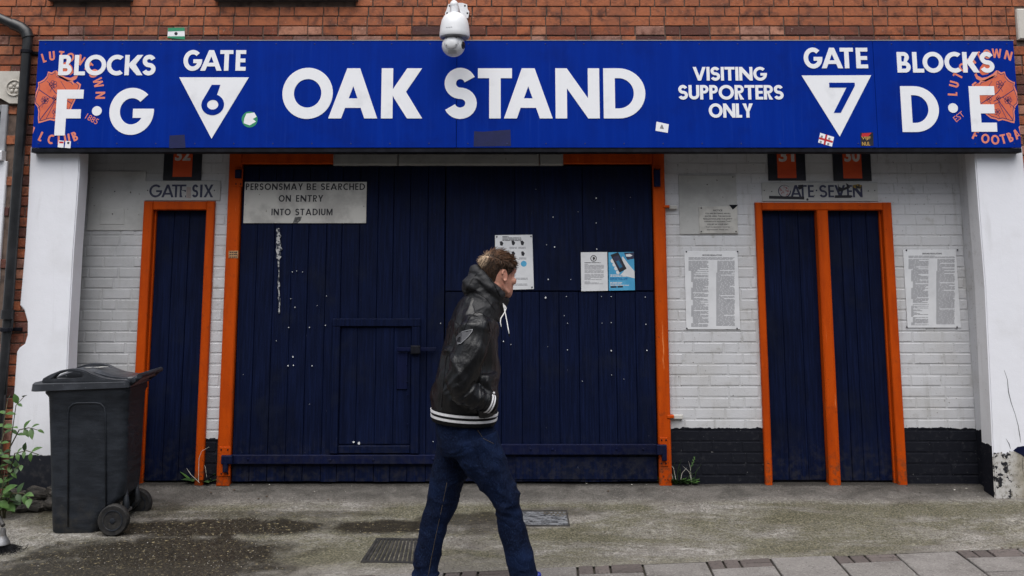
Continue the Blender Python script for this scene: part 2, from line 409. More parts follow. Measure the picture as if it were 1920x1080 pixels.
    if ch == 'G':
        rx = w / 2; yb = .555; ri = rx - s; ry = .51 - s
        ai = math.degrees(math.asin((yb - t - .5) / ry))
        return [arc(rx, .5, rx, .51, 45, 360, 36) + [(w, yb), (w * .53, yb), (w * .53, yb - t)] + arc(rx, .5, ri, ry, 360 + ai, 46, 34)]
    if ch == 'S':
        rx = (w - s) / 2; ry = (1.02 - s) / 4
        l = arc(w / 2, 1.01 - s / 2 - ry, rx * .93, ry, 22, 262, 18) + arc(w / 2, -.01 + s / 2 + ry, rx, ry, 82, -158, 18)
        return [ribbon(l, s)]
    if ch == 'D':
        r = .5; xs = max(w - .52, .02)
        o = [(0, 0), (xs, 0)] + arc(xs, .5, w - xs, .5, -90, 90, 22)[1:] + [(0, 1)]
        return [o, [(s, t), (xs, t)] + arc(xs, .5, w - xs - s, .5 - t, -90, 90, 22)[1:] + [(s, 1 - t)]]
    if ch in 'BPR':
        m = .50 if ch == 'B' else .42; rt = (1 - m) / 2; xs = w * .9 - rt
        if ch == 'B':
            rl = (m + .03) / 2; xl_ = w - rl
            o = [(0, 0), (xl_, 0)] + arc(xl_, rl, rl, rl, -90, 68, 14)[1:] + arc(xs, 1 - rt, rt, rt, -50, 90, 14) + [(0, 1)]
            h1 = [(s, t), (xl_, t)] + arc(xl_, rl, rl - s * .95, rl - t, -90, 90, 12)[1:] + [(s, 2 * rl - t)]
            h2 = [(s, 2 * rl + t * .02 + .0), (xs, 2 * rl + t * .02)] + arc(xs, 1 - rt, rt - s * .95, rt - t, -62, 90, 12)[1:] + [(s, 1 - t)]
            return [o, h1, h2]
        xs = w - rt
        bowl = arc(xs, 1 - rt, rt, rt, -90, 90, 16)
        hole = [(s, m + t), (xs, m + t)] + arc(xs, 1 - rt, rt - s * .95, rt - t, -90, 90, 12)[1:] + [(s, 1 - t)]
        if ch == 'P': return [[(0, 0), (s, 0), (s, m)] + bowl + [(0, 1)], hole]
        return [[(0, 0), (s, 0), (s, m), (s * 1.15, m), (w - s * 1.25, 0), (w, 0), (xs + s * .12, m + .003)] + bowl[1:] + [(0, 1)], hole]
    if ch == '6':
        r = .345; rx = w / 2; cx = rx
        o = [(w * .80 - s * 1.15, 1)] + arc(cx, r, rx, r, 158, 412, 30) + [(w * .80, 1)]
        o = [(w * .42, 1.0)] + arc(cx, r, rx, r, 150, 430, 32) + [(w * .42 + s * 1.5, 1.0)]
        return [o, arc(cx, r, rx - s, r - s, 0, 345, 22)]
    if ch == '7': return [[(w * .12, 0), (w * .12 + s * 1.25, 0), (w, .90), (w, 1), (0, 1), (0, 1 - t), (w - s * 1.5, 1 - t)]]
    raise KeyError(ch)
def put_glyph(mb, ch, X0, X1, Z0, Z1, s, y0, y1):
    h = Z1 - Z0; loops = glyph(ch, (X1 - X0) / h, s)
    mb.poly([[(X0 + p[0] * h, Z0 + p[1] * h) for p in l] for l in loops], y0, y1)
def put_word(word, px0, px1, py0, py1, Y, s, gap, mat, parent, y1=None, name='letter', joined=False):
    X0, X1, Z0, Z1 = rect(px0, py0, px1, py1, Y); h = Z1 - Z0
    gaps = {}
    wid = [RATIO[c] for c in word]; tot = sum(wid) + gap * (len(word) - 1)
    fix = sum(s if c == 'I' else 0 for c in word)
    k = ((X1 - X0) / h) / tot; x = X0; mb = MB()
    for c, w in zip(word, wid):
        if c != ' ':
            put_glyph(mb, c, x, x + w * k * h, Z0, Z1, s, Y, y1 if y1 is not None else Y + .002)
            if not joined: mb.build(name, mat, parent); mb = MB()
        x += (w + gap) * k * h
    if joined: mb.build(name, mat, parent)
_texts = []
def small_text(txt, cx, cy, hpx, Y, mat, parent, wpx=None, bold=0., name='lettering', rot=0, ext=.0004):
    """text in the built-in font, centred; cap height hpx, width wpx in photo pixels"""
    cu = bpy.data.curves.new(name, 'FONT'); cu.body = txt; cu.size = 1; cu.align_x = 'CENTER'; cu.align_y = 'CENTER'
    cu.offset = bold; cu.resolution_u = 3; cu.extrude = 0
    o = link('t', cu); _texts.append((o, cx, cy, hpx, Y, mat, parent, wpx, name, rot))
def flush_text():
    ms = cut_tree([t[0] for t in _texts])
    for me, (_, cx, cy, hpx, Y, mat, parent, wpx, name, rot) in zip(ms, _texts):
        xs = [v.co.x for v in me.vertices]; ys = [v.co.y for v in me.vertices]
        if not xs: continue
        x, z = P(cx, cy, Y); k = abs(P(cx, cy - 10, Y)[1] - P(cx, cy + 10, Y)[1]) / 20
        w0, h0 = max(xs) - min(xs), max(ys) - min(ys)
        sy = hpx * k / h0; sx = wpx * k / w0 if wpx else sy
        mx, my = (max(xs) + min(xs)) / 2, (max(ys) + min(ys)) / 2
        cr, sr = math.cos(R(rot)), math.sin(R(rot))
        for v in me.vertices:
            a, b = (v.co.x - mx) * sx, (v.co.y - my) * sy
            v.co = (x + a * cr - b * sr, Y, z + a * sr + b * cr)
        me.materials.clear(); me.materials.append(mat); me.name = name
        link(name, me, parent)
    _texts.clear()
# ================================================================== SETTING: ground
YE0 = G(640, 1080); YE1 = G(1900, 1027)          # two points of the edge between forecourt and paving
def edgeY(X): return YE0.y + (YE1.y - YE0.y) * (X - YE0.x) / (YE1.x - YE0.x)
q = Mat('brushed_concrete'); x, y, z = q.xyz()
t_ = q.math('MULTIPLY', y, -1)
big = q.noise(1.1, 5, .6, .4); mid = q.noise(4.5, 6, .6, .6); fine = q.noise(60, 5, .65)
c = q.mix(q.ramp(mid, .3, .7), (.138, .124, .108), (.235, .214, .188))
# brushed swirls: thin pale filaments of a strongly distorted noise
def fil(scale, dist, k, vec=None):
    n = q.noise(scale, 3, .5, dist, vec)
    return q.ramp(q.math('ABSOLUTE', q.math('SUBTRACT', n, .5)), k, 0)
f1 = q.math('MAXIMUM', fil(5, 3.6, .040), q.math('MAXIMUM', fil(8, 2.8, .046, q.vmap((1, 1.5, 1), (0, 0, .7))), fil(14, 2.0, .055, q.vmap((1, 1.3, 1), (0, 0, -.5)))))
sw = q.math('MULTIPLY', q.ramp(q.noise(1.7, 4, .6), .34, .56), q.ramp(y, -.12, -.4))
gr = q.noise(75, 4, .7)
gm = q.math('ADD', .35, q.math('MULTIPLY', q.ramp(q.noise(3, 4, .6), .35, .65), .65))
# moss and algae, strongest on the right and in the dips
mo = q.math('MULTIPLY', q.ramp(q.noise(1.5, 6, .65, .3, q.vmap((.7, 1.6, 1), (0, 0, 0), (2.2, .4, 0))), .36, .60), q.math('MULTIPLY', q.ramp(y, -.26, -.42), q.ramp(y, -1.75, -1.3)))
c = q.mix(q.math('MULTIPLY', q.ramp(gr, .54, .64), q.math('MULTIPLY', gm, .7)), c, (.36, .335, .295))
c = q.mix(q.math('MULTIPLY', q.ramp(gr, .46, .37), .75), c, (.035, .031, .026))
c = q.mix(q.math('MULTIPLY', q.math('MULTIPLY', f1, sw), .85), c, (.46, .44, .41))
edge_l = q.ramp(q.math('ADD', y, q.math('MULTIPLY', q.math('SUBTRACT', mid, .5), .5)), -1.18, -1.5)
c = q.mix(q.math('MULTIPLY', edge_l, .45), c, (.27, .25, .225))
c = q.mix(q.math('MULTIPLY', mo, .76), c, q.mix(q.ramp(gr, .42, .6), (.045, .043, .015), (.19, .175, .10)))
# stains: (px, py, half width m, half depth m, strength)
sm = None
for (px, py, rx, ry, k) in [(395, 990, .8, .17, 1), (300, 1035, .85, .3, 1), (240, 1070, 1.0, .3, .95), (735, 988, .42, .13, 1), (880, 975, .4, .13, .8), (905, 985, .3, .16, .6), (1050, 960, .3, .1, .5), (160, 950, .8, .15, .6), (1760, 915, .7, .1, .55), (500, 965, .9, .07, .5)]:
    g = G(px, py)
    dx = q.math('MULTIPLY', q.math('SUBTRACT', x, g.x), 1 / rx); dy = q.math('MULTIPLY', q.math('SUBTRACT', y, g.y), 1 / ry)
    d = q.math('ADD', q.math('MULTIPLY', dx, dx), q.math('MULTIPLY', dy, dy))
    d = q.math('ADD', d, q.math('MULTIPLY', q.math('SUBTRACT', mid, .5), 2.2))
    k_ = q.math('MULTIPLY', q.ramp(d, 1.5, .5), k)
    sm = k_ if sm is None else q.math('MAXIMUM', sm, k_)
c = q.mix(sm, c, q.mix(q.ramp(fine, .4, .68), (.014, .011, .007), (.050, .040, .024)))
c = q.mix(q.math('MULTIPLY', sm, q.ramp(q.noise(42, 4, .65, 0, q.vmap((1, 1, 1), (0, 0, 0), (5, 1, 0))), .60, .67)), c, (.30, .25, .14))
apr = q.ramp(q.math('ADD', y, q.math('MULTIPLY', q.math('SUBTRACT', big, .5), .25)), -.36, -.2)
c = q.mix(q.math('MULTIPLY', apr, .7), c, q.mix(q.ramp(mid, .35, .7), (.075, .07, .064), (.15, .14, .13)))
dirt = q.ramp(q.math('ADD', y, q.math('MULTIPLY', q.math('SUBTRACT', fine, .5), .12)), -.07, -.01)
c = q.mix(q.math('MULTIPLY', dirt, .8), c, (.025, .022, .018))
hgt = q.math('ADD', q.math('MULTIPLY', f1, .5), q.math('ADD', q.math('MULTIPLY', gr, 1.1), q.math('MULTIPLY', q.noise(25, 5, .6), .9)))
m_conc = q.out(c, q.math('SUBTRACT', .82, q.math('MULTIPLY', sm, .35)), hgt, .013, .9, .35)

def grid_sheet(name, x0, x1, nx, yf, yb, ny, dz, mat, bumpy=0):
    """sheet following the ground between front line yf(X) and back line yb(X)"""
    mb = MB(); vs = []
    for i in range(nx + 1):
        X = x0 + (x1 - x0) * i / nx
        for j in range(ny + 1):
            Y = yf(X) + (yb(X) - yf(X)) * j / ny
            b = bumpy * (mn.noise(Vector((X * 3, Y * 3, 0))) + .4 * mn.noise(Vector((X * 9, Y * 9, 3)))) if 0 < j else 0
            vs.append((X, Y, gz(X, Y) + dz + b))
    fs = [(i * (ny + 1) + j, (i + 1) * (ny + 1) + j, (i + 1) * (ny + 1) + j + 1, i * (ny + 1) + j + 1) for i in range(nx) for j in range(ny)]
    mb.add(vs, fs)
    return mb.build(name, mat, smooth=True, kind='structure')
grid_sheet('forecourt', -9, 9, 180, lambda X: edgeY(X) - .02, lambda X: .3, 44, 0, m_conc, .004)
# paving bed, slabs and setts
m_joint = simple('dark_paving_joint', (.022, .018, .014), .95, (.05, .045, .03), 20, bs=90, bd=.005)
bed = grid_sheet('pavement', -9, 9, 60, lambda X: edgeY(X) - 2.4, lambda X: edgeY(X) - .012, 8, -.014, m_joint)
q = Mat('concrete_slab')
rnd = q.n('ObjectInfo').outputs['Random']
c = q.mix(rnd, (.155, .145, .135), (.20, .187, .178))
c = q.mix(q.ramp(q.noise(5, 6, .65), .4, .75), c, (.125, .115, .108))
c = q.mix(q.math('MULTIPLY', q.ramp(q.noise(85, 5, .7), .52, .64), .6), c, (.31, .295, .275))
c = q.mix(q.math('MULTIPLY', q.ramp(q.noise(70, 5, .7, 0, q.vmap((1, 1, 1), (0, 0, 0), (3, 9, 0))), .54, .66), .7), c, (.06, .055, .05))
c = q.mix(q.ramp(q.noise(28, 4, .6), .70, .73), c, (.06, .055, .05))
m_slab = q.out(c, .8, q.math('ADD', q.noise(150, 4, .6), q.noise(20, 4)), .004, .5, .3)
q = Mat('grey_sett')
c = q.mix(q.n('ObjectInfo').outputs['Random'], (.075, .062, .058), (.125, .105, .098))
c = q.mix(q.ramp(q.noise(60, 5, .6), .5, .7), c, (.05, .045, .042))
m_sett = q.out(c, .85, q.noise(120, 4, .6), .004, .6, .3)
ED = Vector((YE1.x - YE0.x, YE1.y - YE0.y)).normalized()
CD = Vector((-.05, -1.0)).normalized()             # joints run towards the road
O = Vector((YE0.x, YE0.y))
def slab(name, u0, u1, v0, v1, mat, lift=0):
    """piece of paving: u along the edge, v towards the road"""
    jw = .006; th = .045
    def pt(u, v, dz):
        p = O + ED * u + CD * v
        return (p.x, p.y, gz(p.x, p.y) + dz)
    a, b, c_, d = u0 + jw, u1 - jw, v0 + jw, v1 - jw; e = .004
    tl = [random.uniform(-.003, .003) + lift for _ in range(4)]
    top = [pt(a + e, d - e, tl[0]), pt(b - e, d - e, tl[1]), pt(b - e, c_ + e, tl[2]), pt(a + e, c_ + e, tl[3])]
    mid_ = [pt(a, d, tl[0] - e), pt(b, d, tl[1] - e), pt(b, c_, tl[2] - e), pt(a, c_, tl[3] - e)]
    lo = [pt(a, d, -th), pt(b, d, -th), pt(b, c_, -th), pt(a, c_, -th)]
    mb = MB(); f = [(0, 1, 2, 3)]
    for i in range(4):
        j = (i + 1) % 4; f += [(4 + i, 4 + j, j, i), (8 + i, 8 + j, 4 + j, 4 + i)]
    mb.add(top + mid_ + lo, f); return mb.build(name, mat, bed)
UW = .376
gx = G(1203, 1055); u_ref = (Vector((gx.x, gx.y)) - O).dot(ED)      # a joint seen in the photo; a slab column starts right of it
for k in range(-13, 9):
    u0 = u_ref + k * UW; u1 = u0 + UW
    if k % 2 == 0:
        v = 0
        for L in (.47, .47, .47, .47): slab('paving_slab', u0, u1, v, v + L, m_slab); v += L
    else:
        a = (u1 - u0) / 4
        slab('paving_sett', u0, u0 + a, 0, .135, m_sett); slab('paving_sett', u0 + a, u0 + 2 * a, 0, .135, m_sett)
        slab('paving_sett', u0 + 2 * a, u1, 0, .0675, m_sett); slab('paving_sett', u0 + 2 * a, u1, .0675, .135, m_sett)
        v = .135
        for L in (.235, .47, .47, .47): slab('paving_slab', u0, u1, v, v + L, m_slab); v += L
m_asph = simple('asphalt', (.045, .045, .047), .85, (.065, .064, .062), 9, bs=200, bd=.006)
m_kerb = simple('granite_kerb', (.20, .195, .19), .8, (.13, .125, .12), 8, bs=120)
kb = MB()
for i in range(-20, 20):
    y_ = edgeY(i * .9) - 2.42; kb.box(i * .9 + .004, i * .9 + .896, y_ - .15, y_, gz(i * .9, y_) - .3, gz(i * .9, y_) + .002, .015)
kb.build('kerb', m_kerb, kind='structure')
rd = MB(); rd.add([(-60, -80, -.40), (60, -80, -.40), (60, -3.6, -.33), (-60, -3.6, -.33)], [(0, 1, 2, 3)])
rd.build('road', m_asph, kind='structure')
ot = MB(); ot.add([(-60, -3.6, -.334), (60, -3.6, -.334), (60, 60, -.42), (-60, 60, -.42)], [(0, 1, 2, 3)])
ot.build('ground', m_conc, kind='structure')

# ================================================================== red brick facade
XL = P(40, 500, YB)[0]; XR = 3.96
fac = thing('brick_building', 'red brick building front above and beside the blue sign, with pale lintel stones', 'building', (0, YB, 0))
def brick_mesh(L, H, D, jit=.0022, c=.004):
    r = lambda: random.uniform(-jit, jit)
    mb = MB(); mb.box(-L / 2, L / 2, 0, D, -H / 2, H / 2, c)
    for i in range(8, 12): mb.v[i] = (mb.v[i][0] + r(), mb.v[i][1] + r() * .8, mb.v[i][2] + r() * .7)
    for i in range(4, 8): mb.v[i] = (mb.v[i][0] + r() * .6, mb.v[i][1], mb.v[i][2] + r() * .5)
    return mb
CH = .0757                                            # course height
st_r = [brick_mesh(.215, .0655, .05).mesh('brick', m_brick) for _ in range(7)]
hd_r = [brick_mesh(.103, .0655, .05).mesh('brick', m_brick) for _ in range(7)]
ZTOP = P(960, 78, YB)[1]; ZBASE = -.1
n_rows = int((4.6 - ZBASE) / CH); far = MB(); nb = 0
left_void = (-9.0, P(12, 250, YB)[0])                # bay window beside the pipe
sills = [(P(94, 3, YB)[0], P(250, 3, YB)[0]), (P(404, 3, YB)[0], P(672, 3, YB)[0]), (P(985, 2, YB)[0] + 9, P(1240, 2, YB)[0] + 9)]
ZS = P(500, 2, YB)[1]
lint_z = (P(20, 195, YB)[1], P(20, 135, YB)[1]); lint_x = (-5.2, P(42, 165, YB)[0])
rl = (P(1905, 47, YB)[0], P(1905, 75, YB)[1], P(1905, 18, YB)[1])
top_row = ZTOP - .03
def clear(x0, x1, z):
    if z < lint_z[1] + .01 and z > lint_z[0] - .01 and x0 < lint_x[1]: return False
    if z <= lint_z[0] and x0 < left_void[1] - .02 and z > -1: return False
    if x1 > rl[0] and rl[1] - .02 < z < rl[2] + .02: return False
    for a, b in sills[:2]:
        if z > ZS - .01 and z < ZS + 1.3 and x1 > a + .02 and x0 < b - .02: return False
    return True
for r_ in range(n_rows):
    zc = top_row + CH * (r_ - int((top_row - ZBASE) / CH)) + CH / 2
    zc = ZBASE + (r_ + .5) * CH + ((top_row - ZBASE) % CH)
    spans = [(-6.0, 6.0)] if zc > ZTOP - .09 else [(-6.0, -3.19), (3.63, 6.0)]
    for sx0, sx1 in spans:
        x = sx0 - random.uniform(0, .2); k = r_ % 2
        while x < sx1:
            L = .215 if (k % 2 == 0) else .103
            if random.random() < .12: L = .215 if L < .2 else .103
            k += 1
            a, b = x, x + L; x = b + .0095 + random.uniform(-.002, .002)
            # keep clear of openings: cut the brick at their edges
            for e0 in (left_void[1], lint_x[1]):
                if a < e0 < b and zc < lint_z[1]: a = e0 + .004
            for s0, s1 in sills[:2]:
                if ZS - .01 < zc < ZS + 1.3:
                    if a < s0 + .02 < b: b = s0 + .02
                    elif a < s1 - .02 < b: a = s1 - .02
            if a < rl[0] < b and rl[1] - .02 < zc < rl[2] + .02: b = rl[0] - .004
            a, b = max(a, sx0), min(b, sx1)
            if b - a < .03 or not clear(a, b, zc): continue
            seen = -4.05 < (a + b) / 2 < 4.0 and zc < P(960, -14, YB)[1] and (zc > ZTOP - .05 or (a + b) / 2 < -3.2 or (a + b) / 2 > 3.72)
            if seen and nb < 296:
                me = random.choice(st_r if b - a > .15 else hd_r); l0 = .215 if b - a > .15 else .103
                o = link('brick', me, fac, ((a + b) / 2, YB + random.uniform(-.002, .002), zc + random.uniform(-.0015, .0015)))
                o.scale.x = (b - a) / l0; o.rotation_euler.y = random.uniform(-.004, .004); nb += 1
            else:
                far.box(a, b, YB + random.uniform(-.001, .002), YB + .05, zc - .0328, zc + .0328)
far.build('brick_courses', m_brick, fac, kind='stuff')
mb = MB()
mb.box(-6.2, 6.2, YB + .010, YB + .3, ZTOP - .16, 4.62); mb.box(-6.2, -3.2, YB + .010, YB + .28, -.3, ZTOP - .163); mb.box(3.63, 6.2, YB + .010, YB + .28, -.3, ZTOP - .163)
mb.build('mortar_bed', m_mortar, fac)
mb = MB(); mb.box(-6.1, 6.1, .30, .5, -.3, 4.6); mb.build('inner_wall', m_soffit, fac)
# lintel stones with rosettes, bay window, sills with windows above
def rosette(cx, cz, r, Y, par):
    mb = MB(); ring = [(cx + r * math.cos(a * .2618), Y - .004, cz + r * math.sin(a * .2618)) for a in range(24)]
    mb.tube(ring, r * .10, 6, closed=True)
    for k in range(5):
        a = R(90 + 72 * k); mb.ball((cx + r * .48 * math.cos(a), Y - .002, cz + r * .48 * math.sin(a)), (r * .27, .010, r * .27), 10, 6)
    mb.ball((cx, Y - .004, cz), (r * .16, .016, r * .16), 8, 6)
    mb.build('rosette', m_stone, par, smooth=True)
x1 = lint_x[1]; zb, zt = lint_z; xb = P(22, 190, YB)[0]
mb = MB(); mb.poly([[(-5.2, zb + .05), (P(2, 184, YB)[0], zb + .045), (xb, zb), (x1, zb), (x1, zt), (-5.2, zt)]], YB - .03, YB + .2)
ls = mb.build('lintel_stone', m_stone, fac)
rx, rz = P(27, 165, YB - .03); rosette(rx, rz, .058, YB - .031, ls)
mb = MB(); mb.box(rl[0], 5.4, YB - .03, YB + .2, rl[1], rl[2], .008); ls = mb.build('lintel_stone', m_stone, fac)
rosette(rl[0] + .14, (rl[1] + rl[2]) / 2, .058, YB - .031, ls)
bw = thing('bay_window', 'edge of a grey paned window with white sill at far left', 'window', (-4.2, YB, 0))
X1 = P(14, 240, YB)[0]; z0 = P(5, 302, YB)[1]; z1 = P(5, 284, YB)[1]; zt2 = P(8, 197, YB)[1]
MB().box(-5.2, X1 - .05, YB - .005, YB + .02, z1, zt2).build('pane', m_glass, bw)
mb = MB(); mb.box(X1 - .05, X1, YB - .02, YB + .04, z1, zt2, .006); mb.box(-5.2, X1 - .052, YB - .02, YB + .04, zt2 - .05, zt2 - .002, .006); mb.build('window_frame', m_camg, bw)
MB().box(-5.2, X1 + .0, YB - .06, YB + .05, z0, z1, .01).build('sill', m_letter, bw)
m_render = render_mat('white_render', -9, 0)
MB().box(-5.2, P(8, 400, YB)[0], YB - .015, YB + .05, -.3, z0 - .003, .006).build('rendered_panel', m_render, bw)
for i, (a, b) in enumerate(sills[:2]):
    wd = thing('upper_window', ['window with dark stone sill above the left end of the sign', 'window with dark stone sill above the O A K lettering'][i], 'window', ((a + b) / 2, YB, ZS))
    MB().box(a - .0, b + .0, YB - .06, YB + .12, ZS - .004, ZS + .07, .01).build('sill', m_sill, wd)
    MB().box(a + .06, b - .06, YB + .07, YB + .08, ZS + .12, ZS + 1.22).build('pane', m_glass, wd)
    mb = MB()
    for q_ in ((a + .02, a + .075, ZS + .072, ZS + 1.28), (b - .075, b - .02, ZS + .072, ZS + 1.28), (a + .077, b - .077, ZS + .072, ZS + .13), (a + .077, b - .077, ZS + 1.22, ZS + 1.28), (a + .077, b - .077, ZS + .64, ZS + .69)):
        mb.box(q_[0], q_[1], YB + .045, YB + .085, q_[2], q_[3], .006)
    mb.build('window_frame', m_winframe, wd)

# ================================================================== recess: white painted brick wall
Y0 = 0.0
ZSOF = P(960, 287, YS)[1] + .16                      # soffit behind the sign
rec = thing('painted_brick_wall', 'white painted brick wall with black base, set back between the two pillars', 'wall', (0, 0, 0))
def jamb(pt, pb): return (P(pt[0], pt[1], 0)[0] + P(pb[0], pb[1], 0)[0]) / 2
G6L, G6R = jamb((273, 381), (255, 690)), jamb((406, 381), (381, 897))
BGL, BGR = jamb((432, 312), (409, 900)), jamb((1243, 300), (1259, 903))
G7L, G7R = jamb((1414, 381), (1434, 900)), jamb((1668, 381), (1699, 900))
Z6 = P(338, 378, 0)[1]; Z7 = P(1540, 380, 0)[1]; ZBG = ZSOF
XRS = 3.505; XLS = -3.45
CW = .0795
st_w = [brick_mesh(.2185, .0735, .03, .0018, .006).mesh('brick', m_wbrick) for _ in range(8)]
hd_w = [brick_mesh(.1055, .0735, .03, .0018, .006).mesh('brick', m_wbrick) for _ in range(8)]
far = MB(); nb = 0; zrow = -.02; r_ = 0
while zrow < ZSOF:
    zc = zrow + CW / 2; segs = []
    x = XLS
    for a, b, zt in ((G6L, G6R, Z6), (BGL, BGR, 99), (G7L, G7R, Z7)):
        if zc < zt + .02: segs.append((x, a)); x = b
    segs.append((x, XRS))
    for a0, b0 in segs:
        x = a0 - (.11 if r_ % 2 else 0) - (.03 if r_ % 3 == 0 else 0)
        while x < b0:
            L = .217 if random.random() < .84 else .104
            a, b = max(x, a0), min(x + L, b0); x += L + .007
            if b - a < .02: continue
            if nb < 298 and zc < P(960, 288, 0)[1] + .04:
                l0 = .217 if b - a > .15 else .104
                o = link('brick', random.choice(st_w if l0 > .2 else hd_w), rec, ((a + b) / 2, random.uniform(-.0012, .0012), zc)); o.scale.x = (b - a) / l0; nb += 1
            else: far.box(a, b, random.uniform(-.001, .001), .03, zc - .036, zc + .036)
    zrow += CW; r_ += 1
far.build('brick_courses', m_wbrick, rec, kind='stuff')
mb = MB(); mb.box(XLS - .1, G6L, .0028, .28, -.3, ZSOF + .1); mb.box(G6R, BGL, .0028, .28, -.3, ZSOF + .1); mb.box(BGR, G7L, .0028, .28, -.3, ZSOF + .1); mb.box(G7R, XRS + .1, .0028, .28, -.3, ZSOF + .1)
mb.box(G6L + .0005, G6R - .0005, .0028, .28, Z6, ZSOF + .1); mb.box(G7L + .0005, G7R - .0005, .0028, .28, Z7, ZSOF + .1)
mb.build('joint_bed', m_wbed, rec)
m_side = painted_wall('white_return', 0, P(1835, 806, -.06)[1])
MB().box(XRS, XRS + .12, -.138, .0, -.3, ZSOF + .05).build('wall_return', m_side, rec)
MB().box(XLS - .12, XLS, -.138, .0, -.3, ZSOF + .05).build('wall_return', m_side, rec)
MB().box(-3.6, 3.64, -.262, .02, ZSOF, ZSOF + .1).build('soffit', m_soffit, rec)

# ================================================================== pillars
def front_pts(pp, Y): return [P(a, b, Y) for a, b in pp]
m_pl = render_mat('white_pillar_black_base', P(70, 853, YP)[1], 0)
m_pr = render_mat('white_pillar_bare_base', P(1890, 846, YP)[1], 1)
m_ps = painted_wall('white_pillar_side', 0, P(1850, 831, -.2)[1], (.70, .71, .73), .5)
for nm, pp, mats, label in (
    ('l', [(117, 960), (128, 650), (138, 470), (148, 330), (150, 276), (57, 276), (52, 380), (46, 470), (37, 572), (45, 582), (51, 603), (51, 628), (46, 645), (36, 652), (31, 660), (29, 690), (24, 760), (18, 853), (12, 960)], m_pl,
     'white rendered pillar under the left end of the sign, bitten edge, behind the wheelie bin'),
    ('r', [(1868, 985), (1863, 880), (1847, 538), (1836, 400), (1827, 276), (1917, 276), (1930, 420), (1945, 640), (1962, 985)], m_pr,
     'white rendered pillar under the right end of the sign, cracked with bare cement foot')):
    pts = front_pts(pp, YP)
    if nm == 'l': pts = [(x, z) for x, z in pts][::-1]
    A = sum(pts[i][0] * pts[(i + 1) % len(pts)][1] - pts[(i + 1) % len(pts)][0] * pts[i][1] for i in range(len(pts)))
    if A < 0: pts = pts[::-1]
    pil = thing('pillar', label, 'pillar', (sum(p[0] for p in pts) / len(pts), YP, -.1))
    mb = MB(); mb.poly([pts], YP, -.142)
    sides = MB(); sides.v = mb.v
    for f in mb.f:
        ys = {round(mb.v[i][1], 4) for i in f}; sides.f.append(f); sides.m.append(1 if len(ys) > 1 else 0)
    # arris slightly rounded by a bevel
    me = sides.mesh('shaft', [mats, m_ps if nm == 'r' else m_pl])
    b = bmesh.new(); b.from_mesh(me)
    ed = [e for e in b.edges if all(abs(v.co.y - YP) < 1e-4 for v in e.verts) and len(e.link_faces) == 2 and e.calc_face_angle(0) > .5]
    bmesh.ops.bevel(b, geom=ed, offset=.008, segments=2, affect='EDGES'); b.to_mesh(me); b.free()
    link('shaft', me, pil)
    if nm == 'r':
        def crack(pp, w):
            mb = MB(); pv = [P(a, b_, YP - .0015) for a, b_ in pp]; l = []; r2 = []
            for i, (x, z) in enumerate(pv):
                ww = w * (.35 + .65 * random.random()) * (1 if 0 < i < len(pv) - 1 else .2); l.append((x - ww, z)); r2.append((x + ww, z))
            mb.poly([(l + r2[::-1])[::-1]], YP - .0015, YP + .001); mb.build('crack', m_bblack, pil)
        crack([(1883, 694), (1889, 712), (1891, 735), (1896, 755), (1903, 775), (1909, 797), (1912, 815), (1914, 830)], .0024)
        crack([(1886, 822), (1892, 832), (1895, 842)], .0035); crack([(1917, 858), (1917, 875), (1919, 888)], .0025)
        mb = MB(); mb.poly([front_pts([(1900, 845), (1908, 838), (1922, 836), (1936, 840), (1936, 870), (1922, 858), (1914, 852)][::-1], YP - .002)], YP - .002, YP + .001)
        mb.build('paint_patch', m_navy2, pil)
# ================================================================== fascia sign
sg = thing('fascia_sign', 'long blue sign board lettered OAK STAND in white between two gate numbers', 'sign', (0, YS, P(960, 277, YS)[1]))
ZB_, ZT_ = P(960, 277, YS)[1], P(960, 76.5, YS)[1]
SXL = (P(75, 80, YS)[0] + P(57, 277, YS)[0]) / 2; SXR = (P(1898, 74, YS)[0] + P(1917, 276, YS)[0]) / 2
xm = P(856, 200, YS)[0]; x2 = P(1643, 200, YS)[0]
for a, b in ((SXL, xm - .0015), (xm + .0015, x2 - .001), (x2 + .001, SXR)):
    MB().box(a, b, YS, YS + .02, ZB_, ZT_, .002).build('sign_panel', m_blue, sg)
mb = MB(); mb.box(SXL + .01, SXR - .01, YS + .0205, YB - .003, ZB_ + .02, ZT_ - .012); mb.build('sign_box', m_trim, sg)
MB().box(SXL - .004, SXR + .004, YS + .004, YB - .003, ZB_ - .034, ZB_ - .002, .004).build('bottom_edge', m_trim, sg)
MB().box(SXL - .003, SXR + .003, YS - .003, YS + .02, ZT_ + .001, ZT_ + .006).build('top_edge', m_camg, sg)
mb = MB()
for k in range(26):                                  # fixing screws
    X = SXL + .05 + (SXR - SXL - .1) * k / 25
    for zz in (ZT_ - .025, ZB_ + .03): mb.lathe((X, YS - .0025, zz), [(.001, 0), (.005, .001), (.006, .003)][::1], 8, 'y')
mb.build('screws', m_bluek, sg)
YL = YS - .003
sw_ = .215
for ch, a, b in (('O', 529.5, 624), ('A', 616.5, 708), ('K', 715, 792), ('S', 832, 894), ('T', 896, 960), ('A', 945, 1036), ('N', 1041.5, 1124), ('D', 1131.5, 1210)):
    X0, X1, Z0, Z1 = rect(a, 128, b, 222, YL); mb = MB(); put_glyph(mb, ch, X0, X1, Z0, Z1, .225, YL, YS + .001); mb.build('letter', m_letter, sg)
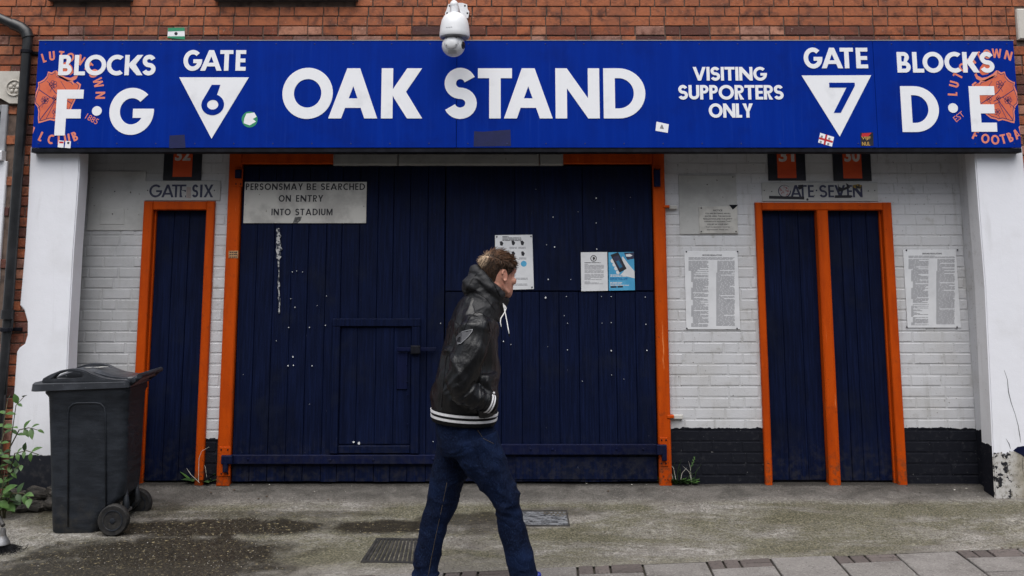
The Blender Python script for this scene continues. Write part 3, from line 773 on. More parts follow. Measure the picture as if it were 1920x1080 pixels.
for word, py0, py1 in (((('B', 110, 135), ('L', 139.5, 160), ('O', 159, 199), ('C', 200, 231), ('K', 234, 268), ('S', 266.5, 292)), 103, 141),
                       ((('B', 1682, 1707), ('L', 1711, 1732), ('O', 1730, 1769), ('C', 1771, 1802), ('K', 1805, 1836), ('S', 1837, 1864)), 97.5, 136),
                       ((('G', 344, 379), ('A', 376, 416), ('T', 412.5, 437), ('E', 442, 461)), 94, 132.5),
                       ((('G', 1507, 1542), ('A', 1540, 1580), ('T', 1575, 1600), ('E', 1605, 1627)), 89.5, 128),
                       ((('F', 104.5, 154.5),), 168, 254), ((('G', 205, 288.5),), 165.5, 252), ((('D', 1690, 1760.5),), 161.5, 247.5), ((('E', 1819, 1867),), 161.5, 247)):
    for ch, a, b in word:
        X0, X1, Z0, Z1 = rect(a, py0, b, py1, YL); mb = MB(); put_glyph(mb, ch, X0, X1, Z0, Z1, .225 if py1 - py0 > 60 else .212, YL, YS + .001); mb.build('letter', m_letter, sg)
for px, py in ((181.5, 208), (1787, 202.5)):
    X, Z = P(px, py, YL); r = 9.2 / 258; MB().poly([[(X + r * math.cos(a * .2618), Z + r * math.sin(a * .2618)) for a in range(24)]], YL, YS + .001).build('dot', m_letter, sg)
put_word('VISITING', 1299, 1438, 125.5, 151, YL, .215, .05, m_letter, sg, YS + .001)
put_word('SUPPORTERS', 1271.5, 1469, 159.5, 186.5, YL, .21, .05, m_letter, sg, YS + .001)
put_word('ONLY', 1329, 1412, 194, 220.5, YL, .215, .04, m_letter, sg, YS + .001)
for tri, num, bb in (([(336, 145), (466.5, 145), (396.5, 260)], '6', (378, 159, 420.5, 216)), ([(1503, 141.5), (1633.5, 141), (1574.5, 256)], '7', (1556, 155, 1604, 211.5))):
    p = [P(a, b, YL) for a, b in tri][::-1]; MB().poly([p], YL, YS + .001).build('triangle', m_letter, sg)
    X0, X1, Z0, Z1 = rect(*bb[:1], bb[1], bb[2], bb[3], YL); mb = MB(); put_glyph(mb, num, X0, X1, Z0, Z1, .185, YL - .0015, YL + .001); mb.build('numeral', m_bluek if 0 else m_blue, sg)
# crests: ring of lettering, tilted quartered shield, straw hat
def crest(cxp, cyp, sgn, ring, est):
    root = None; ya = YS - .0008
    def pp(dx, dy): return P(cxp + dx * sgn, cyp + dy, ya)
    def sheet(pts, mat, dy, name, par, back=None):
        l = [P(cxp + a * sgn, cyp + b, ya) for a, b in pts]
        l = [(max(SXL + .002, min(SXR - .002, x)), z) for x, z in l]
        A = sum(l[i][0] * l[(i + 1) % len(l)][1] - l[(i + 1) % len(l)][0] * l[i][1] for i in range(len(l)))
        if A < 0: l = l[::-1]
        return MB().poly([l], YS - dy, None).build(name, mat, par)
    sh = [(5, -48), (11, -44), (18, -46), (20, -38), (26, -31), (33, -27), (37, -26), (36, -19), (41, -6), (45, 6), (44, 14), (38, 20), (36, 30), (37, 42), (36, 51), (31, 50), (22, 47), (14, 45), (6, 47), (2, 44), (-8, 42), (-16, 36), (-24, 28), (-28, 18), (-33, 8), (-36, -4), (-42, -14), (-44, -22), (-37, -27), (-32, -23), (-28, -28), (-20, -30), (-8, -36), (2, -40)]
    def inset(k): return [(a * k + .4, b * k) for a, b in sh]
    root = sheet(sh, m_salmon2, .0006, 'crest', sg)
    sheet(inset(.93), m_bluek, .0009, 'outline', root); sheet(inset(.90), m_salmon, .0012, 'shield', root)
    ln = MB()
    def line(pts, w=.75):
        for (a0, b0), (a1, b1) in zip(pts, pts[1:]):
            d = math.hypot(a1 - a0, b1 - b0) or 1; nx, ny = -(b1 - b0) / d * w, (a1 - a0) / d * w
            l = [P(cxp + u * sgn, cyp + v, ya) for u, v in ((a0 + nx, b0 + ny), (a1 + nx, b1 + ny), (a1 - nx, b1 - ny), (a0 - nx, b0 - ny))]
            A = sum(l[i][0] * l[(i + 1) % 4][1] - l[(i + 1) % 4][0] * l[i][1] for i in range(4))
            ln.poly([l if A > 0 else l[::-1]], YS - .0015, None)
    line([(-26, 14), (4, -6), (16, -22)]); line([(-22, -2), (-6, -28)], .4); line([(-3, 10), (16, 1), (35, -12)])
    line([(2, 4), (34, 46)]); line([(14, 2), (38, 24)], .5); line([(-20, 24), (6, 12), (22, 44)], .5); line([(20, -28), (5, -14)], .5)
    for cx_, cy_, r_, k in ((8, -22, 8, 5), (24, 8, 8, 6), (-12, 6, 6, 4), (4, 30, 7, 5), (6, 4, 5, 4)):   # flower, sheaf, hive, bee: line motifs
        for i in range(k):
            a = 6.283 * i / k; ox, oy = cx_ + r_ * .5 * math.cos(a), cy_ + r_ * .5 * math.sin(a)
            line([(ox + r_ * .42 * math.cos(j * 1.05), oy + r_ * .42 * math.sin(j * 1.05)) for j in range(7)], .4)
        line([(cx_ + r_ * .3, cy_ + r_ * .8), (cx_ + r_ * .7, cy_ + r_ * 1.7)], .4)
    o = ln.build('motifs', m_bluek, root); 
    hat = [(-35, -44), (-33, -38), (-24, -34), (-14, -36), (-4, -42), (2, -48), (6, -47), (2, -40), (-6, -33), (-16, -28), (-27, -28), (-35, -32), (-39, -40)]
    sheet(hat, m_salmon2, .0006, 'hat_brim', root)
    sheet([(-30, -44), (-24, -39), (-14, -41), (-8, -46), (-6, -58), (-14, -64), (-22, -62), (-28, -54)], m_salmon, .0006, 'hat_crown', root)
    for ch, ang, rad, up in ring:                        # ang clockwise from the top; up = -1 for letters read from outside below
        a = R(ang); gx, gy = cxp + rad * math.sin(a), cyp - rad * math.cos(a)
        x, z = P(gx, gy, ya); k = 1 / 258; h = 18 * k; s_ = .2
        w = RATIO[ch] * .86 * h
        th = -a if up > 0 else -a + math.pi
        lo = glyph(ch, w / h, s_)
        def tr(p):
            u, v = p[0] * h - w / 2, p[1] * h - h / 2
            return (x + u * math.cos(th) - v * math.sin(th), z + u * math.sin(th) + v * math.cos(th))
        L = [[tr(p) for p in l] for l in lo]
        if min(p[0] for l in L for p in l) < SXL + .002 or max(p[0] for l in L for p in l) > SXR - .002:
            L = [[(max(SXL + .002, min(SXR - .002, p[0])), p[1]) for p in l] for l in L]
        MB().poly(L, YS - .0006, None).build('letter', m_salmon2, root)
    small_text(est[0], est[1], est[2], 11, YS - .0006, m_salmon2, root, 25 if est[0] == '1885' else 21, .0, 'date', est[3])
crest(108, 180, -1, [(c, a, 76 if a < 25 else 80, 1) for c, a in zip('LUTONTOWN', (-20, -8, 5, 18, 32, 46, 58, 72, 89))] +
      [(c, 180 - a, 82, -1) for c, a in zip('LLCLUB', (-36, -22, -9, 2.5, 12.5, 23))], ('1885', 172.5, 223, -28))
crest(1866, 180, 1, [(c, a, 80, 1) for c, a in zip('LUTONTOWN', (-87, -74, -61, -48, -35, -22, -11, 2, 18))] +
      [(c, 180 - a, 82, -1) for c, a in zip('FOOTBAL', (-27, -13, 0, 10.5, 20, 30, 40))], ('EST', 1798, 218.5, 36))
# stickers and painted-out patches on the sign
def card(pp, Y, mat, name, parent, th=.0008, **kw):
    l = [P(a, b, Y) for a, b in pp]
    A = sum(l[i][0] * l[(i + 1) % len(l)][1] - l[(i + 1) % len(l)][0] * l[i][1] for i in range(len(l)))
    return MB().poly([l if A > 0 else l[::-1]], Y, Y + th).build(name, mat, parent, **kw)
def circ(cx, cy, r, n=20, ry=None): return [(cx + r * math.cos(6.2832 * i / n), cy + (ry or r) * math.sin(6.2832 * i / n)) for i in range(n)]
m_green = simple('green_print', (.03, .26, .13), .5); m_cross = simple('red_print', (.5, .02, .03), .5); m_gold = simple('gold_print', (.55, .33, .08), .5); m_sky = simple('blue_poster_print', (.06, .30, .52), .45, (.10, .38, .60), 9)
card([(318, 254), (346, 252.5), (348, 277), (317, 278)], YS - .001, m_darkblue, 'painted_patch', sg)
card([(889, 246), (905, 247), (957, 243), (958, 274), (888, 275)], YS - .001, m_darkblue, 'painted_patch', sg)
st = card(circ(468, 224, 15), YS - .0012, m_green, 'sticker', sg, label='round green and white sticker'); card([(458, 222), (462, 213), (477, 211), (481, 219), (474, 223), (480, 228), (468, 235), (457, 231)], YS - .0016, m_letter, 'print', st)
st = card([(1231, 228), (1254, 233), (1252, 249), (1229, 245)], YS - .0012, m_letter, 'sticker', sg, label='white sticker with small dark ship mark')
card([(1237, 241), (1240, 234), (1242, 234), (1245, 242)], YS - .0016, m_greyink, 'print', st)
st = card([(1538, 249), (1564, 257), (1560, 275), (1534, 267)], YS - .0012, m_letter, 'sticker', sg, label='white flag sticker with red cross')
card([(1548, 252), (1551.5, 253), (1547.5, 272), (1544, 271)], YS - .0016, m_cross, 'cross', st); card([(1536.5, 257), (1562, 264.5), (1561, 268), (1535.5, 260.5)], YS - .0019, m_cross, 'cross', st)
for a, b in ((1541, 256), (1555, 260), (1539, 266), (1553, 270)): card(circ(a, b, 2.2, 8), YS - .0019, m_greyink, 'print', st)
st = card([(1613, 249), (1637, 248), (1638, 273), (1614, 274)], YS - .0012, m_bblack, 'sticker', sg, label='black and red sticker with gold words')
card([(1616, 250), (1634, 249), (1628, 256), (1615, 257)], YS - .0016, m_cross, 'print', st)
small_text('VIJF', 1624, 259.5, 7, YS - .0018, m_gold, st, 17, .02); small_text('NUL', 1624, 269.5, 7, YS - .0018, m_gold, st, 15, .02)
for i, (a, b) in enumerate((((108, 263), 0), ((121, 264), 1))):
    x0, y0 = a
    st = card([(x0 + 2, y0), (x0 + 12, y0 + 1), (x0 + 11, y0 + 14), (x0, y0 + 13)], YS - .0022, m_letter, 'sticker', sg, label='tiny white and red sticker under the F' if i == 0 else 'tiny white sticker with a dark dot under the F')
    card([(x0 + 3, y0 + 2), (x0 + 11, y0 + 2.5), (x0 + 11, y0 + 6), (x0 + 3, y0 + 5.5)] if i == 0 else circ(x0 + 7, y0 + 4, 2.3, 8), YS - .0026, m_cross if i == 0 else m_ink, 'print', st)
st = thing('sticker', 'green and white sticker on the red bricks above the first GATE', 'sticker', V(330, 63, YB - .004))
card([(315, 52), (346, 51.5), (346.5, 74), (314, 71)], YB - .0045, m_letter, 'sheet', st); card([(315, 52), (346, 51.5), (346.2, 58), (315, 59)], YB - .005, m_green, 'print', st); card([(314.5, 68), (346.5, 68), (346.5, 74), (314, 71)], YB - .005, m_green, 'print', st); card(circ(330, 63, 3.2, 10), YB - .005, m_ink, 'print', st)

# ================================================================== doors and the big gate
def vstrip(mb, xt, yt, xb, yb, w0, Y0_, Y1_, c=.004):
    """vertical timber given by its left edge at top and bottom in the photo; w0 its right edges"""
    X0 = (P(xt, yt, Y0_)[0] + P(xb, yb, Y0_)[0]) / 2; X1 = (P(w0[0], yt, Y0_)[0] + P(w0[1], yb, Y0_)[0]) / 2
    mb.box(X0, X1, Y0_, Y1_, P(xb, yb, Y0_)[1], P(xt, yt, Y0_)[1], c); return X0, X1
def planks(par, X0, X1, Z0, Z1, Y, n, mat=None, th=.022, name='plank'):
    w = (X1 - X0) / n; xs = [X0 + w * i + (random.uniform(-.008, .008) if 0 < i < n else 0) for i in range(n + 1)]
    for a, b in zip(xs, xs[1:]):
        MB().box(a + .0012, b - .0012, Y + random.uniform(-.0022, .0022), Y + th, Z0 + random.uniform(0, .006), Z1, .0032).build(name, mat or m_navy, par)
ZG = -.012
def frame(par, XLo, XLi, XRi, XRo, Ztop, Zin, mull=None):
    fr = MB(); fr.box(XLo, XLi, -.030, .10, ZG, Ztop, .006); 
    post = fr.build('door_frame', m_orange, par)
    MB().box(XRi, XRo, -.030, .10, ZG, Ztop, .006).build('door_frame', m_orange, par)
    MB().box(XLi + .0005, XRi - .0005, -.028, .10, Zin, Ztop - .001, .006).build('door_frame', m_orange, par)
    # inner stop bead
    for a, b in ((XLi + .0005, XLi + .014), (XRi - .014, XRi - .0005)): MB().box(a, b, .012, .05, ZG, Zin - .0005, .004).build('frame_bead', m_orange, par)
# gate six: one narrow door
d6 = thing('gate_door', 'single dark navy door in an orange frame, right behind the wheelie bin', 'door', ((G6L + G6R) / 2, 0, 0))
i6 = (P(288, 394, 0)[0] + P(274, 690, 0)[0]) / 2; j6 = (P(390, 394, 0)[0] + P(366, 897, 0)[0]) / 2; z6 = P(340, 394, 0)[1]
frame(d6, G6L, i6, j6, G6R, Z6, z6); planks(d6, i6 + .014, j6 - .014, .01, z6, .032, 3); MB().box(i6, j6, .056, .09, ZG, z6).build('door_back', m_bblack, d6)
# gate seven: pair of doors with a post between
d7 = thing('gate_door', 'pair of dark navy doors in an orange frame with centre post, under the GATE SEVEN plate', 'door', ((G7L + G7R) / 2, 0, 0))
i7 = (P(1427, 395, 0)[0] + P(1446, 895, 0)[0]) / 2; j7 = (P(1653, 395, 0)[0] + P(1681, 897, 0)[0]) / 2; z7 = P(1540, 394.5, 0)[1]
k7, l7 = (P(1530, 395, 0)[0] + P(1552, 897, 0)[0]) / 2, (P(1549, 395, 0)[0] + P(1575, 897, 0)[0]) / 2
frame(d7, G7L, i7, j7, G7R, Z7, z7); MB().box(k7, l7, -.030, .10, ZG, z7 - .0006, .006).build('centre_post', m_orange, d7)
for a, b in ((k7 + .006, k7 + .012), (l7 - .012, l7 - .006)): MB().box(a, b, -.0325, -.029, ZG, z7 - .001, .001).build('post_bead', m_orange, d7)
for a, b in ((i7 + .014, k7), (l7, j7 - .014)):
    lf = MB().box(a, b, .056, .09, .0, z7).build('door_leaf', m_bblack, d7); planks(lf, a + .001, b - .001, .012, z7, .032, 3 if a < k7 - .3 else 4)
# big double gate
bg_ = thing('double_gate', 'wide dark navy double gate of vertical boards in an orange frame behind the walking man', 'gate', ((BGL + BGR) / 2, 0, 0))
BIL = (P(455, 312, 0)[0] + P(433.5, 900, 0)[0]) / 2; BIR = (P(1222, 312, 0)[0] + P(1235, 903, 0)[0]) / 2
ZLi = P(840, 308.5, 0)[1]
MB().box(BGL, BIL, -.045, .12, ZG, ZSOF - .002, .008).build('gate_post', m_orange, bg_)
MB().box(BIR, BGR, -.045, .12, ZG, ZSOF - .002, .008).build('gate_post', m_orange, bg_)
MB().box(BIL + .0005, BIR - .0005, -.043, .12, ZLi, ZSOF - .003, .006).build('gate_lintel', m_orange, bg_)
YGF = -.012                                          # face of the boards
xmid = (P(834, 440, YGF)[0] + P(832, 880, YGF)[0]) / 2
for side, a, b in ((0, BIL + .006, xmid - .003), (1, xmid + .003, BIR - .006)):
    lf = MB().box(a, b, YGF + .028, YGF + .075, .012, ZLi - .012).build('gate_leaf', m_navy, bg_)
    if side == 0: planks(lf, a, b, .012, ZLi - .013, YGF, 12)
    else:
        zs = P(1085, 546, YGF)[1]
        planks(lf, a, b, .012, zs - .004, YGF, 11)
        planks(lf, a, b, zs + .001, ZLi - .013, YGF - .006, 3, th=.03)
# ledges, strap hinges, wicket door
YR = YGF - .034
def rail(x0, y0, x1, y1, name='strap_rail', Y=YR, th=.03):
    X0, X1, Z0, Z1 = rect(x0, y0, x1, y1, Y); return MB().box(X0, X1, Y, Y + th, Z0, Z1, .004).build(name, m_navy2, bg_), (X0, X1, Z0, Z1)
def bolts(pp, Y, par, r=.009, mat=None, name='bolt_head'):
    for a, b in pp:
        X, Z = P(a, b, Y); MB().lathe((X, Y, Z), [(.001, -.007), (r * .7, -.006), (r, -.001), (r, .002)], 10, 'y').build(name, mat or m_navy2, par)
ra, _ = rail(416, 853.5, 831, 870.5); bolts([(465, 861), (619, 862.5), (812, 861), (700, 862)], YR, ra)
rb, _ = rail(835, 833.5, 1247, 853, Y=YR); bolts([(995, 842), (1036, 843), (1206, 842), (1156, 842), (905, 843)], YR, rb)
X0, X1, Z0, Z1 = rect(966, 856.5, 1232, 902, YGF - .010); MB().box(X0, X1, YGF - .010, YGF - .0025, Z0 + .01, Z1, .003).build('kick_board', m_navy, bg_)
for pl, pin in (((410, 838, 432, 893), (418, 866, 427, 886)), ((1237.5, 820, 1252, 874), (1241, 838, 1250, 864)), ((1224, 312, 1241, 352), (1226, 318, 1238, 350)), ((439, 314, 455, 350), (441, 318, 452, 334))):
    X0, X1, Z0, Z1 = rect(*pl, -.051); hp = MB().box(X0, X1, -.052, -.0452, Z0, Z1, .002).build('hinge_plate', m_orange, bg_)
    w = (pl[2] - pl[0]) * .28; cxh = (pl[0] + pl[2]) / 2
    bolts([(cxh - w, pl[1] + 5), (cxh + w, pl[1] + 5), (cxh - w, pl[3] - 5), (cxh + w, pl[3] - 5)], -.052, hp, .006, m_trim)
    X0, X1, Z0, Z1 = rect(*pin, -.07); MB().box(X0, X1, -.082, -.0525, Z0, Z1, .006).build('hinge_pin', m_navy2, bg_)
X0, X1, Z0, Z1 = rect(415, 854, 436, 870, -.07); MB().box(X0, X1, -.0815, -.053, Z0, Z1, .005).build('hinge_strap', m_navy2, bg_)
X0, X1, Z0, Z1 = rect(1231, 834, 1250, 853, -.07); MB().box(X0, X1, -.0815, -.053, Z0, Z1, .005).build('hinge_strap', m_navy2, bg_)
YW = YGF - .030
zwt, zwb = P(700, 597.5, YW)[1], P(700, 852, YW)[1] + .004
XA0, XA1 = (P(624, 605, YW)[0] + P(617, 850, YW)[0]) / 2, (P(638, 612, YW)[0] + P(632, 850, YW)[0]) / 2
XB0, XB1 = (P(772, 612, YW)[0] + P(769, 850, YW)[0]) / 2, (P(787, 605, YW)[0] + P(785, 850, YW)[0]) / 2
zwi = P(700, 612, YW)[1]
MB().box(XA0, XA1, YW, YGF - .003, zwb, zwi - .0005, .004).build('wicket_frame', m_navy, bg_)
MB().box(XB0, XB1, YW, YGF - .003, zwb, zwi - .0005, .004).build('wicket_frame', m_navy, bg_)
MB().box(XA0 - .004, XB1 + .004, YW - .002, YGF - .003, zwi, zwt, .004).build('wicket_frame', m_navy, bg_)
zk = P(700, 835, YGF)[1]
wk = MB().box(XA1 + .002, XB0 - .002, YGF - .0035, YGF - .003, zwb, zwi - .003).build('wicket_door', m_navy, bg_)
planks(wk, XA1 + .004, XB0 - .004, zk + .004, zwi - .006, YGF - .011, 4, th=.0076)
MB().box(XA1 + .004, XB0 - .004, YGF - .018, YGF - .0036, zwb, zk, .004).build('kick_strip', m_navy, wk)
X0, X1, Z0, Z1 = rect(744, 650, 818, 660, YW - .006); MB().box(X0, X1, YW - .012, YW - .002, Z0 + .006, Z1 - .006, .003).build('hasp', m_navy2, bg_)
X0, X1, Z0, Z1 = rect(770, 648, 788, 664, YW - .02); MB().box(X0, X1, YW - .03, YW - .0125, Z0, Z1, .006).build('padlock_staple', m_trim, bg_)
X0, X1, Z0, Z1 = rect(744, 660, 764, 730, YGF - .016); MB().box(X0, X1, YGF - .0195, YGF - .0115, Z0, Z1, .003).build('lock_plate', m_navy2, wk)
bolts([(762, 684), (763, 716), (764, 740), (764, 795)], YGF - .0195, wk, .005)
# old staples and torn paper on the boards
fl = MB()
pts = [(1118, 371.5, 3), (1037, 407, 2.4), (1118, 418, 2.6), (1084, 397, 1.4), (1182, 370, 1), (1040, 463, 3), (1025, 459, 1.6), (1119, 467, 2.6), (1028, 524, 3.4), (1070, 524, 1.6), (1023, 558, 4.4), (1062, 556, 1.8), (1146, 556, 2.2), (1128, 556, 1.6), (1210, 557, 2), (1058, 592, 1.4), (1064, 606, 1.6), (1146, 605, 1.8), (1129, 606, 1.4), (1211, 608, 2), (1146, 657.5, 3), (1213, 657, 2.8), (1064, 656, 2), (1027, 650, 1.4), (1092, 715, 1.5), (1147, 703, 1.2), (1170, 711, 1.2),
       (541, 614, 2.2), (580, 614, 2), (610, 610, 2.4), (549, 669, 2.8), (540, 686, 2.6), (550, 685, 2.4), (585, 686, 2.8), (548, 510, 2), (556, 508, 1.6), (567, 510, 1.6), (545, 560, 1.6), (553, 576, 2.4), (612, 555, 1.6), (518, 639, 1.4), (663, 829, 5), (673, 831, 6), (812, 828, 1.6), (826, 606, 2), (944, 640, 2.6), (958, 646, 1.6), (930, 650, 1.4)]
for i in range(6):
    pts.append((random.uniform(450, 1225), random.uniform(330, 830), random.uniform(.5, 1.0)))
for a, b, r_ in pts:
    if 455 < a < 690 and 338 < b < 422: continue
    x, z = P(a, b, YGF - .0145); k = r_ / 580
    fl.poly([[(x + k * random.uniform(.6, 1.2) * math.cos(t), z + k * random.uniform(.6, 1.3) * math.sin(t)) for t in (0, .9, 1.9, 2.8, 3.8, 4.9, 5.6)]], YGF - .0145, YGF - .006)
fl.build('staple_scraps', m_paper, bg_, kind='stuff')
mb = MB(); l, r2 = [], []
for i in range(34):
    t = i / 33; y_ = 428 + 160 * t; cx_ = 521.5 + 2.2 * t + random.uniform(-.6, .6); w = max(.6, (6.2 * math.sin(min(1, t * 1.6 + .25) * 3.0) if t < .6 else 1.9) * random.uniform(.5, 1.15))
    l.append(P(cx_ - w * random.uniform(.6, 1.2), y_, YGF - .010)); r2.append(P(cx_ + w * random.uniform(.6, 1.2), y_, YGF - .010))
mb.poly([l + r2[::-1]], YGF - .010, YGF - .002)
mb.build('torn_paper_strip', simple('torn_paper', (.42, .42, .42), .8, (.02, .025, .04), 60, .46, .56), bg_)
X0, X1, Z0, Z1 = rect(428.5, 470, 446.5, 484, -.047); sp = MB().box(X0, X1, -.0475, -.0455, Z0, Z1).build('warning_label', simple('old_label', (.42, .25, .12), .7, (.25, .1, .04), 60), bg_)
prm = MB()
for r_ in (472.5, 476.5, 481):
    for a in (430.5, 434.5, 438.5, 442): x0, x1, z0, z1 = rect(a, r_, a + 3, r_ + 1.8, -.048); prm.poly([[(x0, z0), (x1, z0), (x1, z1), (x0, z1)]], -.048, None)
prm.build('print', m_ink, sp, kind='stuff')
# grey trunking across the gate head
tr = thing('cable_trunking', 'long grey metal trunking in three lengths under the middle of the sign', 'trunking', V(840, 300, -.06))
for a, b in ((625, 745.5), (747, 1010.5), (1012, 1056)):
    X0, X1, Z0, Z1 = rect(a, 287, b, 310, -.09); MB().box(X0, X1, -.10, -.0435, Z0, Z1, .012).build('trunking_length', m_trunk, tr)
# wall hooks right of the gate
for (a0, b0, a1, b1), lb in (((1243, 385, 1270, 391), 'rusty orange and white hook on the white wall, high right of the gate'), ((1250, 778, 1281, 785), 'white and orange hook on the white wall, low right of the gate')):
    h = thing('wall_hook', lb, 'hook', V(a1, b1, -.02)); X0, X1, Z0, Z1 = rect(a0, b0, a1, b1, -.03); xm_ = X0 + (X1 - X0) * .42
    MB().box(X0, xm_, -.0525, -.003, Z0 + .005, Z1, .004).build('hook_arm', m_orange, h); MB().box(xm_ + .0005, X1, -.03, -.002, Z0 - .004, Z1, .004).build('hook_plate', m_plate2, h)

# ================================================================== number boards, plates, notices
for num, bx, oy, lb in (('32', (307, 271, 378, 338), (325, 361, 331.5), 'black board with orange panel numbered 32 above the GATE SIX plate'), ('31', (1440, 271, 1510, 338.5), (1457, 1492, 334), 'black board with orange panel numbered 31, left of the two above GATE SEVEN'), ('30', (1562, 271, 1633, 339), (1580, 1615, 334.5), 'black board with orange panel numbered 30, right of the two above GATE SEVEN')):
    cxn = (oy[0] + oy[1]) / 2
    X0, X1, Z0, Z1 = rect(*bx, -.012); t = thing('number_board', lb, 'sign', ((X0 + X1) / 2, -.01, Z0), 'black number boards above the small gates')
    MB().box(X0, X1, -.012, -.003, Z0, Z1, .002).build('board', m_bblack, t)
    X0, X1, Z0, Z1 = rect(oy[0], 268, oy[1], oy[2], -.0125); MB().box(X0, X1, -.0128, -.0121, Z0, min(Z1, ZSOF)).build('orange_panel', m_bred, t)
    small_text(num, cxn, 291.5 if num != '32' else 289.5, 24, -.0134, m_digit, t, 29, .035, 'numeral')
def plate(name, bb, label, cat, mat, Y=-.006, th=.005, group=None, c=.001):
    X0, X1, Z0, Z1 = rect(*bb, Y); t = thing(name, label, cat, ((X0 + X1) / 2, Y, Z0), group)
    MB().box(X0, X1, Y, Y + th, Z0, Z1, c).build('sheet' if mat in (m_paper,) else 'plate', mat, t); return t
YN = -.008
t = plate('gate_nameplate', (271, 339, 413, 376), 'pale nameplate reading GATE SIX with scratched dark letters', 'sign', m_plate, YN, .006)
for ch, a, b in (('G', 280, 304), ('A', 303, 326), ('T', 322, 338), ('E', 337, 349), ('S', 360, 372), ('I', 375, 379.5), ('X', 382, 400)):
    X0, X1, Z0, Z1 = rect(a, 346, b, 370, YN - .001); mb = MB(); put_glyph(mb, ch, X0, X1, Z0, Z1, .165, YN - .001, YN + .0005); mb.build('letter', m_navyink, t)
card([(340, 357), (346, 358), (347, 371), (343, 372), (341, 366)], YN - .002, m_plate, 'scratch', t); card([(350, 350), (358, 351), (358, 372), (349, 371)], YN - .002, simple('torn_sticker', (.36, .30, .28), .7, (.25, .24, .23), 40), 'torn_sticker', t)
bolts([(277, 357), (402, 357)], YN, t, .004, m_trim, 'screw')
t = plate('gate_nameplate', (1429, 342, 1646, 377.5), 'pale nameplate reading GATE SEVEN, patched with black tape and torn stickers', 'sign', m_plate, YN, .006)
for ch, a, b in (('G', 1459, 1483), ('A', 1482, 1503), ('T', 1497, 1513), ('E', 1515, 1526), ('S', 1536, 1551), ('E', 1553, 1564), ('V', 1565, 1585), ('E', 1588, 1598), ('N', 1599, 1617)):
    X0, X1, Z0, Z1 = rect(a, 347, b, 370, YN - .001); mb = MB(); put_glyph(mb, ch, X0, X1, Z0, Z1, .165, YN - .001, YN + .0005); mb.build('letter', m_navyink, t)
card([(1442, 367), (1508, 369), (1508, 374), (1442, 372.5)], YN - .0016, m_ink, 'black_tape', t); card([(1566, 366), (1597, 366), (1596, 371), (1565, 371)], YN - .0016, m_ink, 'black_tape', t)
card(circ(1471, 358, 10.5), YN - .0016, simple('faded_round_sticker', (.40, .39, .40), .6, (.30, .10, .10), 70, .55, .6), 'round_sticker', t)
card([(1497, 347), (1506, 346), (1505, 352), (1499, 356), (1496, 352)], YN - .002, m_ink, 'torn_sticker', t); card([(1571, 342), (1573, 350), (1580, 353), (1588, 350), (1586, 343), (1591, 346), (1594, 352), (1580, 358), (1572, 360)], YN - .002, m_ink, 'torn_sticker', t)
card([(1600, 347), (1610, 345), (1616, 348), (1614, 354), (1604, 353), (1598, 351)], YN - .002, simple('mustard_sticker', (.26, .17, .03), .6, (.03, .03, .03), 60, .5, .55), 'torn_sticker', t)
card(circ(1514, 374, 2.2, 8), YN - .002, m_ink, 'mark', t); card(circ(1531, 357, 1.5, 8), YN - .0012, m_navyink, 'dot', t)
bolts([(1433, 357), (1447, 359), (1628, 358), (1640, 357)], YN, t, .004, m_trim, 'screw')
# blank grey plates
t = plate('blank_plate', (166, 321, 271, 432), 'blank grey painted panel with small hatch left of GATE SIX', 'panel', m_plate, -.007, .005)
X0, X1, Z0, Z1 = rect(188, 391, 233, 421, -.009); MB().box(X0, X1, -.0105, -.0072, Z0, Z1, .0022).build('hatch', m_plate, t); bolts([(215, 359), (211, 401)], -.0105, t, .004, m_trim, 'screw')
t = plate('blank_plate', (1273.5, 328.5, 1382, 439), 'blank grey painted panel behind the small NOTICE plate', 'panel', m_plate, -.007, .005)
bolts([(1374, 332), (1326, 346)], -.007, t, .004, m_trim, 'screw')
t = plate('notice_plate', (1311, 387, 1383, 437.5), 'small pale NOTICE plate with a broken corner on the blank panel', 'notice', m_plate2, -.0125, .004)
card([(1367, 384), (1384, 384), (1379, 389), (1374, 393)], -.0131, m_trim, 'broken_corner', t)
for i, (s_, w) in enumerate((('NOTICE', 17), ('YOU ARE ENTERING AN ALL', 48), ('SEATER AREA. THE GROUND', 49), ('REGULATIONS AND OUR SAFETY', 55), ('CERTIFICATE REQUIRES THAT', 51), ('YOU SIT IN YOUR SEAT.', 41), ('Your co-operation would be', 46), ('appreciated. Thank you.', 41))):
    small_text(s_, 1346, 394.5 + i * 5.1 + (.6 if i else 0), 3.4 if i == 0 else 2.7, -.0132, m_ink, t, w, .02)
bolts([(1315, 390), (1315, 434), (1380, 434)], -.0125, t, .005, m_trim, 'screw')
def lines(par, x0, x1, y0, y1, pitch, th, Y, mat, ragged=.25, indent=None, name='print'):
    mb = MB(); y_ = y0; rr = random.Random(int(x0 * 7 + y0))
    while y_ < y1:
        e = x1 - (x1 - x0) * (rr.random() * .8 if rr.random() < ragged else rr.random() * .04)
        s_ = x0 + (indent(y_) if indent else 0); a = s_
        while a < e - 1:
            b = min(e, a + rr.uniform(4, 13)); X0, X1, Z0, Z1 = rect(a, y_, b, y_ + th, Y)
            mb.poly([[(X0, Z0), (X1, Z0), (X1, Z1), (X0, Z1)]], Y, None); a = b + .8
        y_ += pitch
    return mb.build(name, mat, par, kind='stuff')
